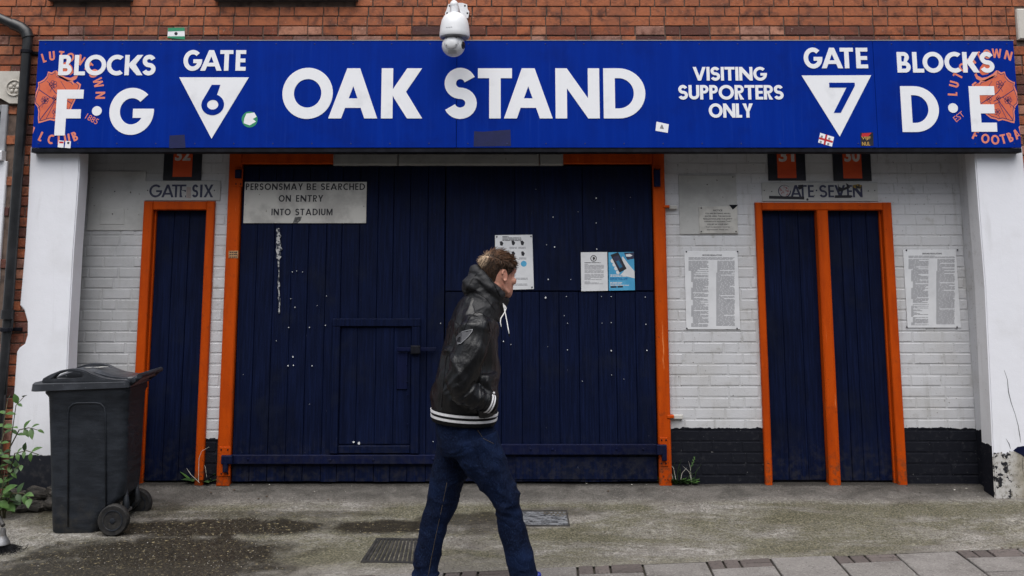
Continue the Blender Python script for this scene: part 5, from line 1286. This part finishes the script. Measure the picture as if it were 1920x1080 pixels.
# dark broken foot of the wall by the shrub
rb_ = MB(); random.seed(5)
fw = thing('broken_wall_foot', 'dark broken brick footing beside the left pillar behind the bin', 'rubble', V(50, 950, YP - .05))
for k in range(26):
    a, b = random.uniform(-30, 125), random.uniform(912, 962); y_ = YP - .03 - random.uniform(0, .07) - (b - 912) * .0016
    x, z = P(a, b, y_); s_ = random.uniform(.025, .055); mb = MB()
    mb.ball((x, y_, min(z, gz(x, y_) + .1)), (s_ * 1.5, s_, s_ * .8), 7, 5, Matrix.Rotation(random.uniform(-.4, .4), 3, 'Y'))
    mb.v = [(v[0] + random.uniform(-.006, .006), v[1] + random.uniform(-.006, .006), v[2] + random.uniform(-.006, .006)) for v in mb.v]
    mb.build('rubble_lump', simple('dark_rubble', (.03, .028, .026), .95, (.09, .08, .07), 18, bs=80, bd=.006) if k == 0 else bpy.data.materials['dark_rubble'], fw)
# petals and crumbs scattered over the concrete: nobody could count them
pt_ = MB(); rr = random.Random(3)
def crumb(mb, g, s_):
    a0 = rr.uniform(0, 6.28); mb.add([(g.x + s_ * math.cos(a0 + k) * rr.uniform(.5, 1.2), g.y + s_ * math.sin(a0 + k) * rr.uniform(.5, 1.2), gz(g.x, g.y) + .004 + rr.uniform(0, s_ * .5)) for k in (0, 1.3, 2.5, 3.7, 5)], [(0, 1, 2, 3, 4)])
for k in range(1500):
    px = rr.uniform(20, 520) if rr.random() < .45 else rr.uniform(520, 1900); py = rr.uniform(960, 1068) if px < 520 else rr.uniform(912, 1030)
    crumb(pt_, G(px, py), rr.uniform(.0012, .0035))
for a, b in ((1158, 910), (1185, 910), (1212, 910), (1298, 908), (1322, 906), (474, 911), (590, 923), (620, 924), (1757, 910), (1790, 920), (1812, 917), (1834, 933), (296, 924), (1100, 908), (505, 910)): crumb(pt_, G(a, b), .008)
pt_.build('petal_litter', m_litter, None, kind='stuff')
S.objects['petal_litter']['label'] = 'tiny pale petals and crumbs scattered over the concrete'
pt_ = MB()
for a, b in ((1140, 922), (396, 925), (485, 937), (360, 940), (440, 920), (500, 932), (615, 938), (1880, 1030), (1895, 1029), (1910, 1028), (1700, 912), (1725, 925)): crumb(pt_, G(a, b), .011)
for k in range(120): crumb(pt_, G(rr.uniform(30, 1880), rr.uniform(908, 1010)), rr.uniform(.002, .005))
pt_.build('leaf_litter', m_litterd, None, kind='stuff')
S.objects['leaf_litter']['label'] = 'dark dead leaf scraps on the concrete'
# ================================================================== the walking man
from mathutils.bvhtree import BVHTree
YMN = -2.0
def MP(px, py, dy=0.): return V(px, py, YMN + dy)
PXM = 1 / 347.0                                                # metres per photo pixel at the man
def limb(mb, st, n=18, caps=True):
    """st: (px, py, dy, half width px, half depth m)"""
    mb.tube([MP(a, b, d) for a, b, d, _, _ in st], [w * PXM for *_, w, _ in st], n, flat=[h for *_, h in st], caps=caps)
man = thing('person', 'man in black hooded jacket and jeans walking right, head turned to the gate', 'person', (MP(905, 1000).x, YMN, gz(0, YMN)))
q = Mat('skin'); c = q.mix(q.ramp(q.noise(28, 5, .6), .35, .7), (.52, .265, .19), (.43, .19, .135))
c = q.mix(q.math('MULTIPLY', q.ramp(q.noise(9, 4, .6), .5, .75), .5), c, (.50, .17, .12))
m_skin = q.out(c, .5, q.noise(120, 4), .001, .4, .35); q.b.inputs['Subsurface Weight'].default_value = .08; q.b.inputs['Subsurface Radius'].default_value = (.01, .004, .002)
q = Mat('black_jacket_shell'); n = q.noise(26, 6, .6, .4); 
c = q.mix(q.ramp(n, .35, .75), (.0016, .0018, .0025), (.0040, .0045, .0060))
h = q.math('ADD', q.math('MULTIPLY', q.noise(34, 5, .6, 1.2, q.vmap((1, 1, .45), (0, .6, 0))), 1.6), q.math('ADD', q.math('MULTIPLY', q.noise(14, 5, .6, .8, q.vmap((1, 1, .5), (0, -.5, 0))), 2.2), q.math('MULTIPLY', q.noise(320, 3), .12)))
m_jacket = q.out(c, q.math('ADD', .27, q.math('MULTIPLY', n, .18)), h, .004, .5, .42)
q = Mat('charcoal_hood_cloth'); n = q.noise(40, 6, .6)
m_hood = q.out(q.mix(n, (.0055, .006, .0075), (.012, .0125, .015)), .62, q.math('ADD', q.noise(22, 5, .6, .8), q.math('MULTIPLY', q.noise(420, 2), .1)), .006, .7, .4)
m_knit = simple('black_knit', (.004, .004, .005), .9, (.010, .010, .011), 60, bs=300, bd=.003, spec=.2)
m_flap = simple('grey_flap_lining', (.055, .056, .062), .5, (.03, .031, .036), 30)
m_white = simple('white_knit_stripe', (.74, .74, .76), .85, (.62, .62, .64), 90, bs=300, bd=.002, spec=.2)
q = Mat('dark_blue_denim'); n1 = q.noise(7, 6, .6); tw = q.noise(260, 3, .6, 0, q.vmap((1, 1, .35)))
c = q.mix(q.ramp(n1, .35, .75), (.0015, .0042, .0165), (.0042, .0115, .041)); c = q.mix(q.math('MULTIPLY', q.ramp(tw, .52, .68), .5), c, (.016, .034, .085))
h = q.math('ADD', q.math('MULTIPLY', q.noise(16, 5, .6, 1, q.vmap((1, 1, .8), (0, .7, 0))), 2.4), q.math('MULTIPLY', tw, .25))
m_jean = q.out(c, .85, h, .008, .75, .12)
m_thread = simple('denim_stitching', (.10, .075, .045), .8, (.05, .045, .04), 90)
m_shoe = simple('royal_blue_shoe', (.015, .028, .30), .5, (.01, .02, .18), 20, bs=150); m_sole = simple('white_shoe_sole', (.55, .55, .54), .6)
m_hair = Mat('hair'); hc = m_hair.n('VertexColor', {'layer_name': 'tone'}).outputs[0]
m_hair.b.inputs['Coat Weight'].default_value = .0
m_hair = m_hair.out(hc, .48, None, spec=.35)
m_undr = simple('dark_brown_hair_root', (.030, .016, .009), .7, (.018, .010, .006), 60, bs=200, bd=.003)
m_cord = simple('white_cord', (.80, .79, .77), .7)

# ---- body: head, neck and the figure under the clothes, one skin
HC = MP(934, 516.5, -.005); PSI = R(34)
HM = Matrix.Rotation(PSI, 3, 'Z') @ Matrix.Rotation(R(-3), 3, 'X') @ Matrix.Rotation(R(6), 3, 'Y')
HS = .97
def HD(x, y, z):
    if -.15 < z < -.05: z = -.05 + (z + .05) * .87
    return HC + HM @ (Vector((x, y, z)) * HS)
def hring(z, xc, hx, hy, n=24, k=1.0):
    pts = []
    for j in range(n):
        a = 2 * math.pi * j / n; ca, sa = math.cos(a), math.sin(a)
        sq = (abs(ca) ** 2.3 + abs(sa) ** 2.3) ** (-1 / 2.3)
        pts.append(HD(xc + hx * ca * sq * k, hy * sa * sq * k, z))
    return pts
HR = [(-.128, .052, .014, .016), (-.124, .050, .030, .030), (-.112, .044, .046, .041), (-.095, .030, .062, .052), (-.07, .016, .076, .060), (-.04, .002, .090, .067), (-.01, -.004, .096, .072), (.025, -.004, .101, .0755), (.055, -.005, .100, .0755), (.08, -.010, .090, .069), (.100, -.017, .066, .054), (.113, -.019, .040, .034), (.119, -.020, .014, .012)]
hb = MB(); hb.rings([hring(*r_) for r_ in HR])
hb.tube([HD(-.028, 0, -.055), HD(-.048, 0, -.12), HD(-.085, .01, -.21)], [.060, .057, .066], 16)            # neck
hb.tube([HD(.090, 0, .022), HD(.100, 0, .0), HD(.109, 0, -.024), HD(.110, 0, -.033)], [.008, .009, .0115, .009], 10)   # nose
for s_ in (-1, 1):
    hb.ball(HD(.097, s_ * .012, -.036), (.009, .009, .008), 10, 8)                                       # nostril wings
    hb.tube([HD(.090, s_ * .012, .030), HD(.088, s_ * .034, .033), HD(.070, s_ * .054, .024)], [.010, .011, .009], 8)   # brow
    hb.ball(HD(.068, s_ * .043, -.026), (.024, .024, .022), 12, 8)                                       # cheekbone
    hb.tube([HD(.045, s_ * .045, -.100), HD(.010, s_ * .056, -.080), HD(-.008, s_ * .062, -.045)], [.012, .010, .008], 8)   # jaw line
hb.ball(HD(.073, 0, -.108), (.021, .026, .018), 12, 8)                                                     # chin
hb.tube([HD(.080, -.023, -.070), HD(.0905, -.008, -.0675), HD(.0905, .008, -.0675), HD(.080, .023, -.070)], [.004, .006, .006, .004], 8)
hb.tube([HD(.078, -.020, -.080), HD(.088, 0, -.081), HD(.078, .020, -.080)], [.004, .007, .004], 8)
for s_ in (-1, 1):                                                                                          # ears
    e0 = lambda a, r: HD(-.012 + r * .017 * math.cos(a) - .004 * math.sin(a), s_ * (.079 + .006 * (1 - math.cos(a)) * .6), -.004 + r * .029 * math.sin(a))
    hb.tube([e0(R(a), 1) for a in range(-110, 200, 26)], .0055, 8)
    hb.ball(HD(-.010, s_ * .075, -.006), (.014, .009, .024), 10, 8, HM); hb.ball(HD(-.004, s_ * .0785, -.034), (.008, .006, .009), 8, 6)
limb(hb, [(912, 575, 0, 24, .07), (893, 610, 0, 34, .15), (885, 680, 0, 42, .15), (874, 760, 0, 44, .15), (870, 820, 0, 40, .12)])   # trunk
limb(hb, [(880, 810, -.075, 28, .06), (920, 890, -.1, 24, .065), (948, 935, -.11, 17, .055), (966, 1010, -.11, 17, .05), (985, 1085, -.11, 12, .035)])
limb(hb, [(862, 810, .075, 28, .06), (838, 900, .1, 22, .065), (822, 965, .11, 15, .05), (805, 1030, .11, 15, .045), (797, 1092, .11, 11, .035)])
for dy in (-1, 1): limb(hb, [(893, 600, dy * .17, 16, .05), (876, 680, dy * .23, 14, .045), (872, 722, dy * .23, 12, .04), (905, 748, dy * .21, 10, .032), (926, 760, dy * .17, 10, .03)])
me = fuse(hb, .0042, 3, .5); me.polygons.foreach_set('use_smooth', [True] * len(me.polygons)); me.materials.append(m_skin)
body = link('body', me, man)
for s_ in (-1, 1):
    mb = MB(); mb.ball(HD(.0815, s_ * .032, .010), .0118, 14, 10); ey = mb.build('eye', m_letter, man, smooth=True)
    mb = MB(); mb.ball(HD(.0885, s_ * .032, .010), (.0055, .0055, .0055), 12, 8); mb.build('iris', m_iron, ey, smooth=True)
    mb = MB(); mb.tube([HD(.099, s_ * .014, .036), HD(.098, s_ * .030, .042), HD(.083, s_ * .050, .036)], [.0035, .0045, .002], 6); mb.build('eyebrow', m_undr, man, smooth=True)
# ---- hair
cap = MB(); rs = []
def hairline(a):                                                # lowest height of hair by angle from the face (deg)
    a = abs(a)
    if a < 42: return .090 + .006 * math.cos(R(a * 3))
    if a < 62: return .084 - (a - 42) / 20 * .060
    if a < 84: return .024 - (a - 62) / 22 * .034
    if a < 112: return .030
    return .030 - min(1, (a - 112) / 28) * .118
def surf(a, z, k=1.0):
    """point on the skull at azimuth a (deg, 0 = face) and height z"""
    for (z0, x0, hx0, hy0), (z1, x1, hx1, hy1) in zip(HR, HR[1:]):
        if z <= z1 or z1 == HR[-1][0]:
            t = max(0, min(1, (z - z0) / (z1 - z0))); xc, hx, hy = x0 + (x1 - x0) * t, hx0 + (hx1 - hx0) * t, hy0 + (hy1 - hy0) * t; break
    ca, sa = math.cos(R(a)), math.sin(R(a)); sq = (abs(ca) ** 2.3 + abs(sa) ** 2.3) ** (-1 / 2.3)
    return Vector((xc + hx * ca * sq * k, hy * sa * sq * k, z))
NA = 40; zs = [0, .12, .26, .4, .55, .7, .82, .92, 1]
for u in zs:
    r_ = []
    for j in range(NA):
        a = -180 + 360 * j / NA; hl = hairline(a); z = hl + (.118 - hl) * u; p = surf(a, z, 1.0)
        th = .002 + .007 * min(1, u * 4); nrm = Vector((p.x + .012, p.y, max(0, p.z) * .9)).normalized(); r_.append(HD(*(p + nrm * th)))
    rs.append(r_)
cap.rings(rs); hair = cap.build('hair', m_undr, man, smooth=True, recalc=True)
hm = MB(); tones = []
rr = random.Random(4)
blond = HC + Vector((-.078, -.050, .088))
for i in range(4200):
    a = rr.uniform(-180, 180); hl = hairline(a); u = rr.random() ** .75; z = hl + .001 + (.116 - hl) * u
    p = surf(a, z, 1.0); nrm = Vector((p.x + .012, p.y, max(-.01, p.z) * .9 + .0001)).normalized()
    top = max(0, min(1, (z - .045 - .02 * max(0, min(1, (abs(a) - 90) / 70))) / .05))
    fwd = Vector((1, .35, 0)); dn = Vector((-.55 + .5 * max(0, min(1, (abs(a) - 120) / 60)), 0, -1))
    d = fwd * top + dn * (1 - top); d = d - nrm * d.dot(nrm); d.normalize()
    d += Vector((rr.uniform(-.5, .5), rr.uniform(-.5, .5), rr.uniform(-.3, .3))) * (.8 if top > .4 else .35)
    L = (.015 + .040 * top) * rr.uniform(.5, 1.25); lift = (.05 + .26 * top) * rr.uniform(.1, 1.3)
    b = p + nrm * (.003 + .006 * min(1, u * 3))
    w = rr.uniform(.0010, .0021) * (1 + .2 * top)
    pts = [HD(*(b + (d * t + nrm * lift * (t - .75 * t * t)) * L)) for t in (0, .35, .7, 1)]
    n0 = len(hm.v); hm.tube(pts, [w, w * .9, w * .6, w * .12], 3, caps=False)
    wp = pts[1]; bl = max(0, 1 - (wp - blond).length / .052) ** .7
    k = rr.uniform(.25, 1.9); side = 1 - top
    c0 = Vector((.125, .060, .029)) * top + Vector((.045, .024, .013)) * side
    c0 = c0.lerp(Vector((.46, .34, .23)), min(.85, bl * 1.25)) * k
    tones += [(c0.x, c0.y, c0.z, 1)] * (len(hm.v) - n0)
me = hm.mesh('hair_strands', m_hair, True); ca_ = me.color_attributes.new('tone', 'FLOAT_COLOR', 'POINT')
for i, t in enumerate(tones): ca_.data[i].color = t
link('hair_strands', me, hair, kind='stuff')

# ---- jacket
def wrinkle(me, fn):
    nr = [v.normal.copy() for v in me.vertices]
    for v, n in zip(me.vertices, nr): v.co += n * fn(v.co)
    me.update()
def ridge(p, k=1.0): return max(0, 1 - abs(mn.noise(p)) * 3.2 * k)
jb = MB()
TOR = [(870, 779, 0, 56, .178), (869.5, 776, 0, 58.5, .19), (869, 770, 0, 60.5, .20), (871, 740, 0, 61, .205), (877, 700, 0, 58, .205), (883, 655, 0, 52.5, .205), (888, 618, 0, 46.5, .205), (893, 594, 0, 41, .19), (899, 575, 0, 37, .15), (905, 560, 0, 33, .105), (909, 548, 0, 28, .085)]
limb(jb, TOR, 26)
ARM = [(897, 603, 25, .062), (892, 620, 30, .075), (884, 650, 31, .08), (874, 682, 30, .08), (867, 708, 28, .076), (866, 724, 25, .072), (874, 736, 23, .068), (892, 745, 21, .062), (908, 752, 18, .052), (916, 755.5, 16, .047)]
def armdy(i): return (.155, .19, .215, .228, .232, .232, .230, .222, .205, .195)[i]
for s_ in (-1, 1): limb(jb, [(a, b, s_ * armdy(i), w, h) for i, (a, b, w, h) in enumerate(ARM)], 18)
limb(jb, [(906, 700, -.10, 24, .12), (908, 750, -.10, 25, .12), (909, 774, -.09, 22, .11)], 16)      # front panel fullness
limb(jb, [(906, 700, .10, 24, .12), (908, 750, .10, 25, .12), (909, 774, .09, 22, .11)], 16)
me = fuse(jb, .007, 4, .5)
elb = MP(870, 726, -.23); wri = MP(905, 750, -.21); sho = MP(895, 606, -.18)
def jw(p):
    a = .012 * ridge(Vector((p.x * 7 + p.z * 5, p.y * 6, p.z * 3.2 - p.x * 3))) + .004 * ridge(Vector((p.x * 13 - p.z * 6, p.y * 9 + 4, p.z * 6)))
    e = max(0, 1 - (p - elb).length / .14); f = max(0, 1 - (p - wri).length / .13)
    d = (p - elb).dot((wri - elb).normalized())
    a += .016 * e ** .8 * (ridge(Vector((d * 27 + mn.noise(p * 9) * 1.2, p.y * 5, 1.7)), .75) - .35) + .012 * f * (ridge(Vector((d * 30 + mn.noise(p * 8) * 1.2, p.y * 6, 5.1)), .75) - .3)
    s2 = max(0, 1 - (p - sho).length / .15); a += .007 * s2 * ridge(Vector((p.x * 16, p.y * 5, p.z * 7 + 9)))
    h = max(0, 1 - abs(p.z - MP(870, 752).z) / .06); a += .004 * h * (math.sin(p.x * 95 + p.y * 60 + mn.noise(p * 7) * 4) * .5)
    k = max(0, min(1, (p.z - MP(870, 766).z) / .06)); return (a - .004) * k - .002 * (1 - k)
wrinkle(me, jw); me.polygons.foreach_set('use_smooth', [True] * len(me.polygons)); me.materials.append(m_jacket)
jk = link('jacket', me, man); bvh = BVHTree.FromPolygons([v.co for v in me.vertices], [p.vertices for p in me.polygons])
camv = Vector((0, CAMY, CAMZ))
def hit(px, py, lift=.003, tree=None):
    a, b, c = ray(px, py); d = Vector((a, b, c)).normalized()
    h = (tree or bvh).ray_cast(camv, d)
    return h[0] + h[1] * lift if h[0] is not None else MP(px, py, -.2)
def seam(pp, r=.0016, mat=m_knit, name='seam', tree=None, par=None, n=4):
    q_ = []
    for (a0, b0), (a1, b1) in zip(pp, pp[1:]):
        for k in range(n): q_.append(hit(a0 + (a1 - a0) * k / n, b0 + (b1 - b0) * k / n, .001, tree))
    q_.append(hit(*pp[-1], .001, tree)); mb = MB(); mb.tube(q_, r, 5); mb.build(name, mat, par or jk, smooth=True)
seam([(869, 628), (872, 612), (880, 596), (893, 584), (906, 588), (915, 602), (919, 622)])
seam([(849, 600), (860, 608), (870, 618)]); seam([(846, 612), (838, 660), (832, 715), (828, 764)])
seam([(893, 584), (903, 572), (912, 566)])
fp = [hit(a, b, .006) for a, b in ((857, 633), (868, 622), (886, 617.5), (885, 622), (878, 632), (866, 644), (859, 646))]
mb = MB(); back = [p + Vector((0, .007, 0)) for p in fp]; mb.add(fp + back, [tuple(range(7))[::-1], tuple(range(7, 14))] + [(i, (i + 1) % 7, 7 + (i + 1) % 7, 7 + i) for i in range(7)]); mb.build('sleeve_flap', m_flap, jk, recalc=True)
for k_ in ((0, 1, 2), (2, 3, 4, 5, 6)):
    mb = MB(); mb.tube([fp[i] + Vector((0, -.001, 0)) for i in k_], .0013, 5); mb.build('flap_rim_highlight', m_camg, jk, smooth=True)  # pale grey strips stand in for highlights along the flap edge
def band(st, name, mat, par, th):
    """short sleeve-like ring round a limb"""
    mb = MB(); limb(mb, st, 32, caps=True); mb.build(name, mat, par, auto=50)
hx = lambda y_: 869.6 - (y_ - 785) * .07
band([(hx(791), 791, 0, 58, .188), (hx(788), 788, 0, 60.2, .195), (hx(766), 766, 0, 61.9, .2035)], 'hem_rib', m_knit, jk, 0)
band([(hx(783), 783, 0, 61.6, .199), (hx(778.4), 778.4, 0, 62.1, .2015)], 'hem_stripe', m_white, jk, 0)
band([(hx(773.6), 773.6, 0, 62.7, .2035), (hx(769), 769, 0, 62.9, .205)], 'hem_stripe', m_white, jk, 0)
for s_ in (-1, 1):
    band([(905, 751, s_ * .207, 18.5, .0535), (925, 759, s_ * .182, 15.5, .044)], 'cuff', m_knit, jk, 0)
    band([(913.2, 754.3, s_ * .197, 18.4, .0525), (915.6, 755.3, s_ * .194, 18.0, .0515)], 'cuff_stripe', m_white, jk, 0)
    band([(918.2, 756.3, s_ * .1905, 17.6, .0505), (920.4, 757.2, s_ * .188, 17.2, .0495)], 'cuff_stripe', m_white, jk, 0)
for a, b in ((925.5, 737), (926, 766)): mb = MB(); mb.ball(hit(a, b, .002), (.006, .005, .006), 10, 8); mb.build('snap_button', m_white if b < 750 else m_steel, jk, smooth=True)
# hood: collar thrown open round the neck, hanging bag behind
kb_ = MB()
ringp = [(943, 566, 0, 12, .030), (935, 556, -.062, 13, .034), (919, 538, -.098, 12, .032), (901, 517, -.085, 11, .028), (890, 505, -.035, 11, .028), (890, 505, .035, 11, .028), (901, 517, .085, 11, .028), (919, 538, .098, 12, .032), (935, 556, .062, 13, .034)]
kb_.tube([MP(a, b, d) for a, b, d, *_ in ringp], [w * PXM for *_, w, h in ringp], 12, closed=True)
for (a, b, d, ra_, rb__) in ((888, 533, -.05, 20, .075), (888, 533, .05, 20, .075), (883, 541, 0, 17, .10), (893, 520, 0, 17, .085), (905, 548, -.06, 24, .06), (905, 548, .06, 24, .06), (922, 562, -.045, 20, .055), (922, 562, .045, 20, .055), (936, 574, 0, 13, .055), (905, 560, 0, 32, .12)):
    kb_.ball(MP(a, b, d), (ra_ * PXM, rb__, ra_ * PXM * .95), 16, 12)
limb(kb_, [(905, 545, 0, 33, .115), (906, 562, 0, 36, .135), (903, 578, 0, 39, .155), (899, 590, 0, 40, .17)], 22)
me = fuse(kb_, .0055, 4, .5)
def hw_(p):
    c_ = MP(900, 545); r_ = p - c_
    return .006 * ridge(Vector((p.x * 9 + p.z * 9, p.y * 5, p.z * 6 - p.x * 4 + 3))) + .004 * ridge(Vector((p.x * 16, p.y * 9 + 2, p.z * 22))) - .003
wrinkle(me, hw_); me.polygons.foreach_set('use_smooth', [True] * len(me.polygons)); me.materials.append(m_hood)
hd = link('hood', me, man); hbv = BVHTree.FromPolygons([v.co for v in me.vertices], [p.vertices for p in me.polygons])
seam([(897, 497), (912, 514), (926, 533), (938, 556)], .0022, m_knit, 'hood_hem', hbv, hd); seam([(874, 546), (884, 526), (897, 510)], .0014, m_knit, 'hood_seam', hbv, hd); seam([(868, 541), (888, 545), (912, 560), (930, 584)], .0013, m_knit, 'hood_seam', hbv, hd)
p0 = hit(943.5, 570, .004, hbv)
for pp in ([(943, 569), (945, 577), (948, 590), (951, 606), (953, 617), (954.5, 626)], [(943, 569), (949, 578), (946, 586), (939, 597), (938, 604), (940, 613)]):
    mb = MB(); mb.tube([V(a, b, p0.y - .012 - .01 * k) for k, (a, b) in enumerate(pp)], [.0032, .0032, .003, .003, .003, .0026], 7); cd = mb.build('drawstring', m_cord, hd, smooth=True)
    a, b = pp[-1]; mb = MB(); mb.tube([V(a, b, p0.y - .062), V(a + 1, b + 5, p0.y - .062)], .0034, 7); mb.build('cord_tip', m_knit, cd)
# ---- jeans
kn = MB()
limb(kn, [(871, 770, 0, 51, .165), (871, 805, 0, 53, .172), (873, 825, 0, 54, .175), (876, 842, 0, 50, .165)], 24)
FL = [(890, 820, 44, .10), (898, 845, 43, .10), (909, 868, 40, .097), (924, 892, 32.5, .088), (940, 916, 28.5, .080), (949, 934, 26, .075), (952, 950, 24, .071), (957, 972, 24, .068), (962, 1000, 23.8, .066), (972, 1035, 23.8, .065), (981, 1068, 24.5, .066), (987, 1095, 25, .066)]
BL = [(866, 820, 44, .10), (859, 845, 41, .10), (850, 868, 36, .097), (841, 892, 32.5, .09), (835, 916, 31, .084), (830, 938, 29.5, .080), (824, 956, 27, .076), (816, 976, 24.5, .072), (809, 1005, 23.5, .070), (803, 1035, 23.5, .067), (799, 1068, 24, .066), (796, 1108, 27, .068)]
limb(kn, [(a, b, -.095 - .01 * min(1, i / 6), w, h) for i, (a, b, w, h) in enumerate(FL)], 20)
limb(kn, [(a, b, .095 + .01 * min(1, i / 6), w, h) for i, (a, b, w, h) in enumerate(BL)], 20)
me = fuse(kn, .0075, 4, .5)
kf = MP(962, 938, -.1); kb2 = MP(836, 950, .1); hem1 = MP(985, 1085, -.1); cr = MP(885, 855, -.05); hp_ = MP(860, 850, -.1)
def jn(p):
    a = .009 * ridge(Vector((p.x * 6 + p.z * 4, p.y * 6, p.z * 4 - p.x * 5 + 2)))
    for c_, r0, amp, fz in ((kf, .16, .022, 22), (kb2, .15, .017, 20), (cr, .20, .019, 16)):
        e = max(0, 1 - (p - c_).length / r0); a += amp * e * (ridge(Vector((p.x * 8 - p.z * 3, p.y * 5, (p.z + .45 * p.x) * fz + mn.noise(p * 6) * 1.5)), .7) - .35)
    e = max(0, min(1, (MP(985, 1040).z - p.z) / .12)); a += .011 * e * (ridge(Vector((p.x * 7, p.y * 6, p.z * 19 + 8))) - .3)
    return a - .003
wrinkle(me, jn); me.polygons.foreach_set('use_smooth', [True] * len(me.polygons)); me.materials.append(m_jean)
je = link('jeans', me, man); jbv = BVHTree.FromPolygons([v.co for v in me.vertices], [p.vertices for p in me.polygons])
seam([(838, 905), (829, 950), (818, 1000), (808, 1050), (803, 1080)], .0012, m_thread, 'seam_stitching', jbv, je); seam([(880, 815), (902, 868), (934, 925)], .0010, m_jean, 'seam_stitching', jbv, je)
seam([(895, 806), (906, 822), (926, 832)], .0013, m_thread, 'pocket_stitching', jbv, je)
# ---- shoes
def proj_y(X, Y, Z):
    lo, hi = 0, 1600
    for _ in range(40):
        m_ = (lo + hi) / 2
        if P(CX, m_, Y)[1] > Z: lo = m_
        else: hi = m_
    return lo
for s_, x0, tilt, kk in ((-1, 1000, .36, 1), (1, 795, .0, .72)):
    dy = s_ * .105; yg = proj_y(0, YMN + dy, gz(0, YMN + dy) + .004)
    mb = MB(); limb(mb, [(x0 - 8, yg - 19 * kk, dy, 13 * kk, .030), (x0, yg - 20 * kk, dy, 18 * kk, .037), (x0 + 20, yg - 19 * kk, dy, 18 * kk, .040), (x0 + 45, yg - 15.5 * kk, dy, 14.5 * kk, .044), (x0 + 68, yg - 12, dy, 10.5, .047), (x0 + 86, yg - 9.5, dy, 7.5, .040), (x0 + 93, yg - 8, dy, 5, .026)], 18)
    limb(mb, [(x0 + 5, yg - 22, dy, 13, .034), (x0 + 5, yg - (42 if s_ < 0 else 26), dy, 11, .034)], 16)
    if s_ < 0: limb(mb, [(x0 + 16, yg - 36, dy, 10, .028), (x0 + 24, yg - 44, dy, 8, .026), (x0 + 31, yg - 51, dy, 4, .020)], 10)
    me = fuse(mb, .005, 4, .5); me.polygons.foreach_set('use_smooth', [True] * len(me.polygons)); me.materials.append(m_shoe)
    hl_ = MP(x0 - 8, yg, dy); RT = Matrix.Translation(hl_) @ Matrix.Rotation(-tilt, 4, 'Y') @ Matrix.Translation(-hl_); me.transform(RT); sh_ = link('shoe', me, man)
    mb = MB(); prof = []
    for k in range(28):
        a = 2 * math.pi * k / 28; u = math.cos(a); w = .043 + .006 * u
        prof.append((x0 + 42 + 53 * u, dy + w * math.sin(a)))
    lo = [MP(a, yg, d) for a, d in prof]; zb_ = gz(0, YMN + dy) + .003
    mb.rings([[Vector((p.x, p.y, zb_)) for p in lo], [Vector((p.x, p.y, zb_ + .018)) for p in lo], [Vector((p.x, p.y, zb_ + .024)) + (Vector((lo[0].x * .5 + lo[14].x * .5, lo[0].y, 0)) - Vector((p.x, p.y, 0))) * .08 for p in lo]]); mb.v = [tuple(RT @ Vector(v)) for v in mb.v]; mb.build('sole', m_sole, sh_, auto=40)

# ================================================================== unseen terrace behind the viewer, added to block low light and reflections
th_ = thing('unseen_terrace', 'unseen brick terrace across the street, added to shape light and reflections', 'house', (0, -15.5, -.35))
MB().box(-14, 14, -20, -15.5, -.45, 6.0).build('wall', m_mortar, th_)
m_slate = simple('slate_roof', (.05, .052, .06), .7, (.08, .08, .085), 6, bs=40)
MB().rings([[(-14.2, -15.2, 5.95), (-14.2, -20.3, 5.95), (-14.2, -17.8, 8.2)], [(14.2, -15.2, 5.95), (14.2, -20.3, 5.95), (14.2, -17.8, 8.2)]]).build('roof', m_slate, th_, recalc=True)
for k in range(6):
    X = -11.2 + k * 4.5
    for z0 in (.6, 3.4):
        wf = MB().box(X - .65, X + .65, -15.5, -15.42, z0, z0 + 1.6).build('window', m_winframe, th_); MB().box(X - .56, X + .56, -15.42, -15.41, z0 + .09, z0 + 1.51).build('pane', m_glass, wf)
    MB().box(X + 1.2, X + 2.1, -15.5, -15.43, -.35, 1.8).build('door', m_navy, th_)
flush_text()
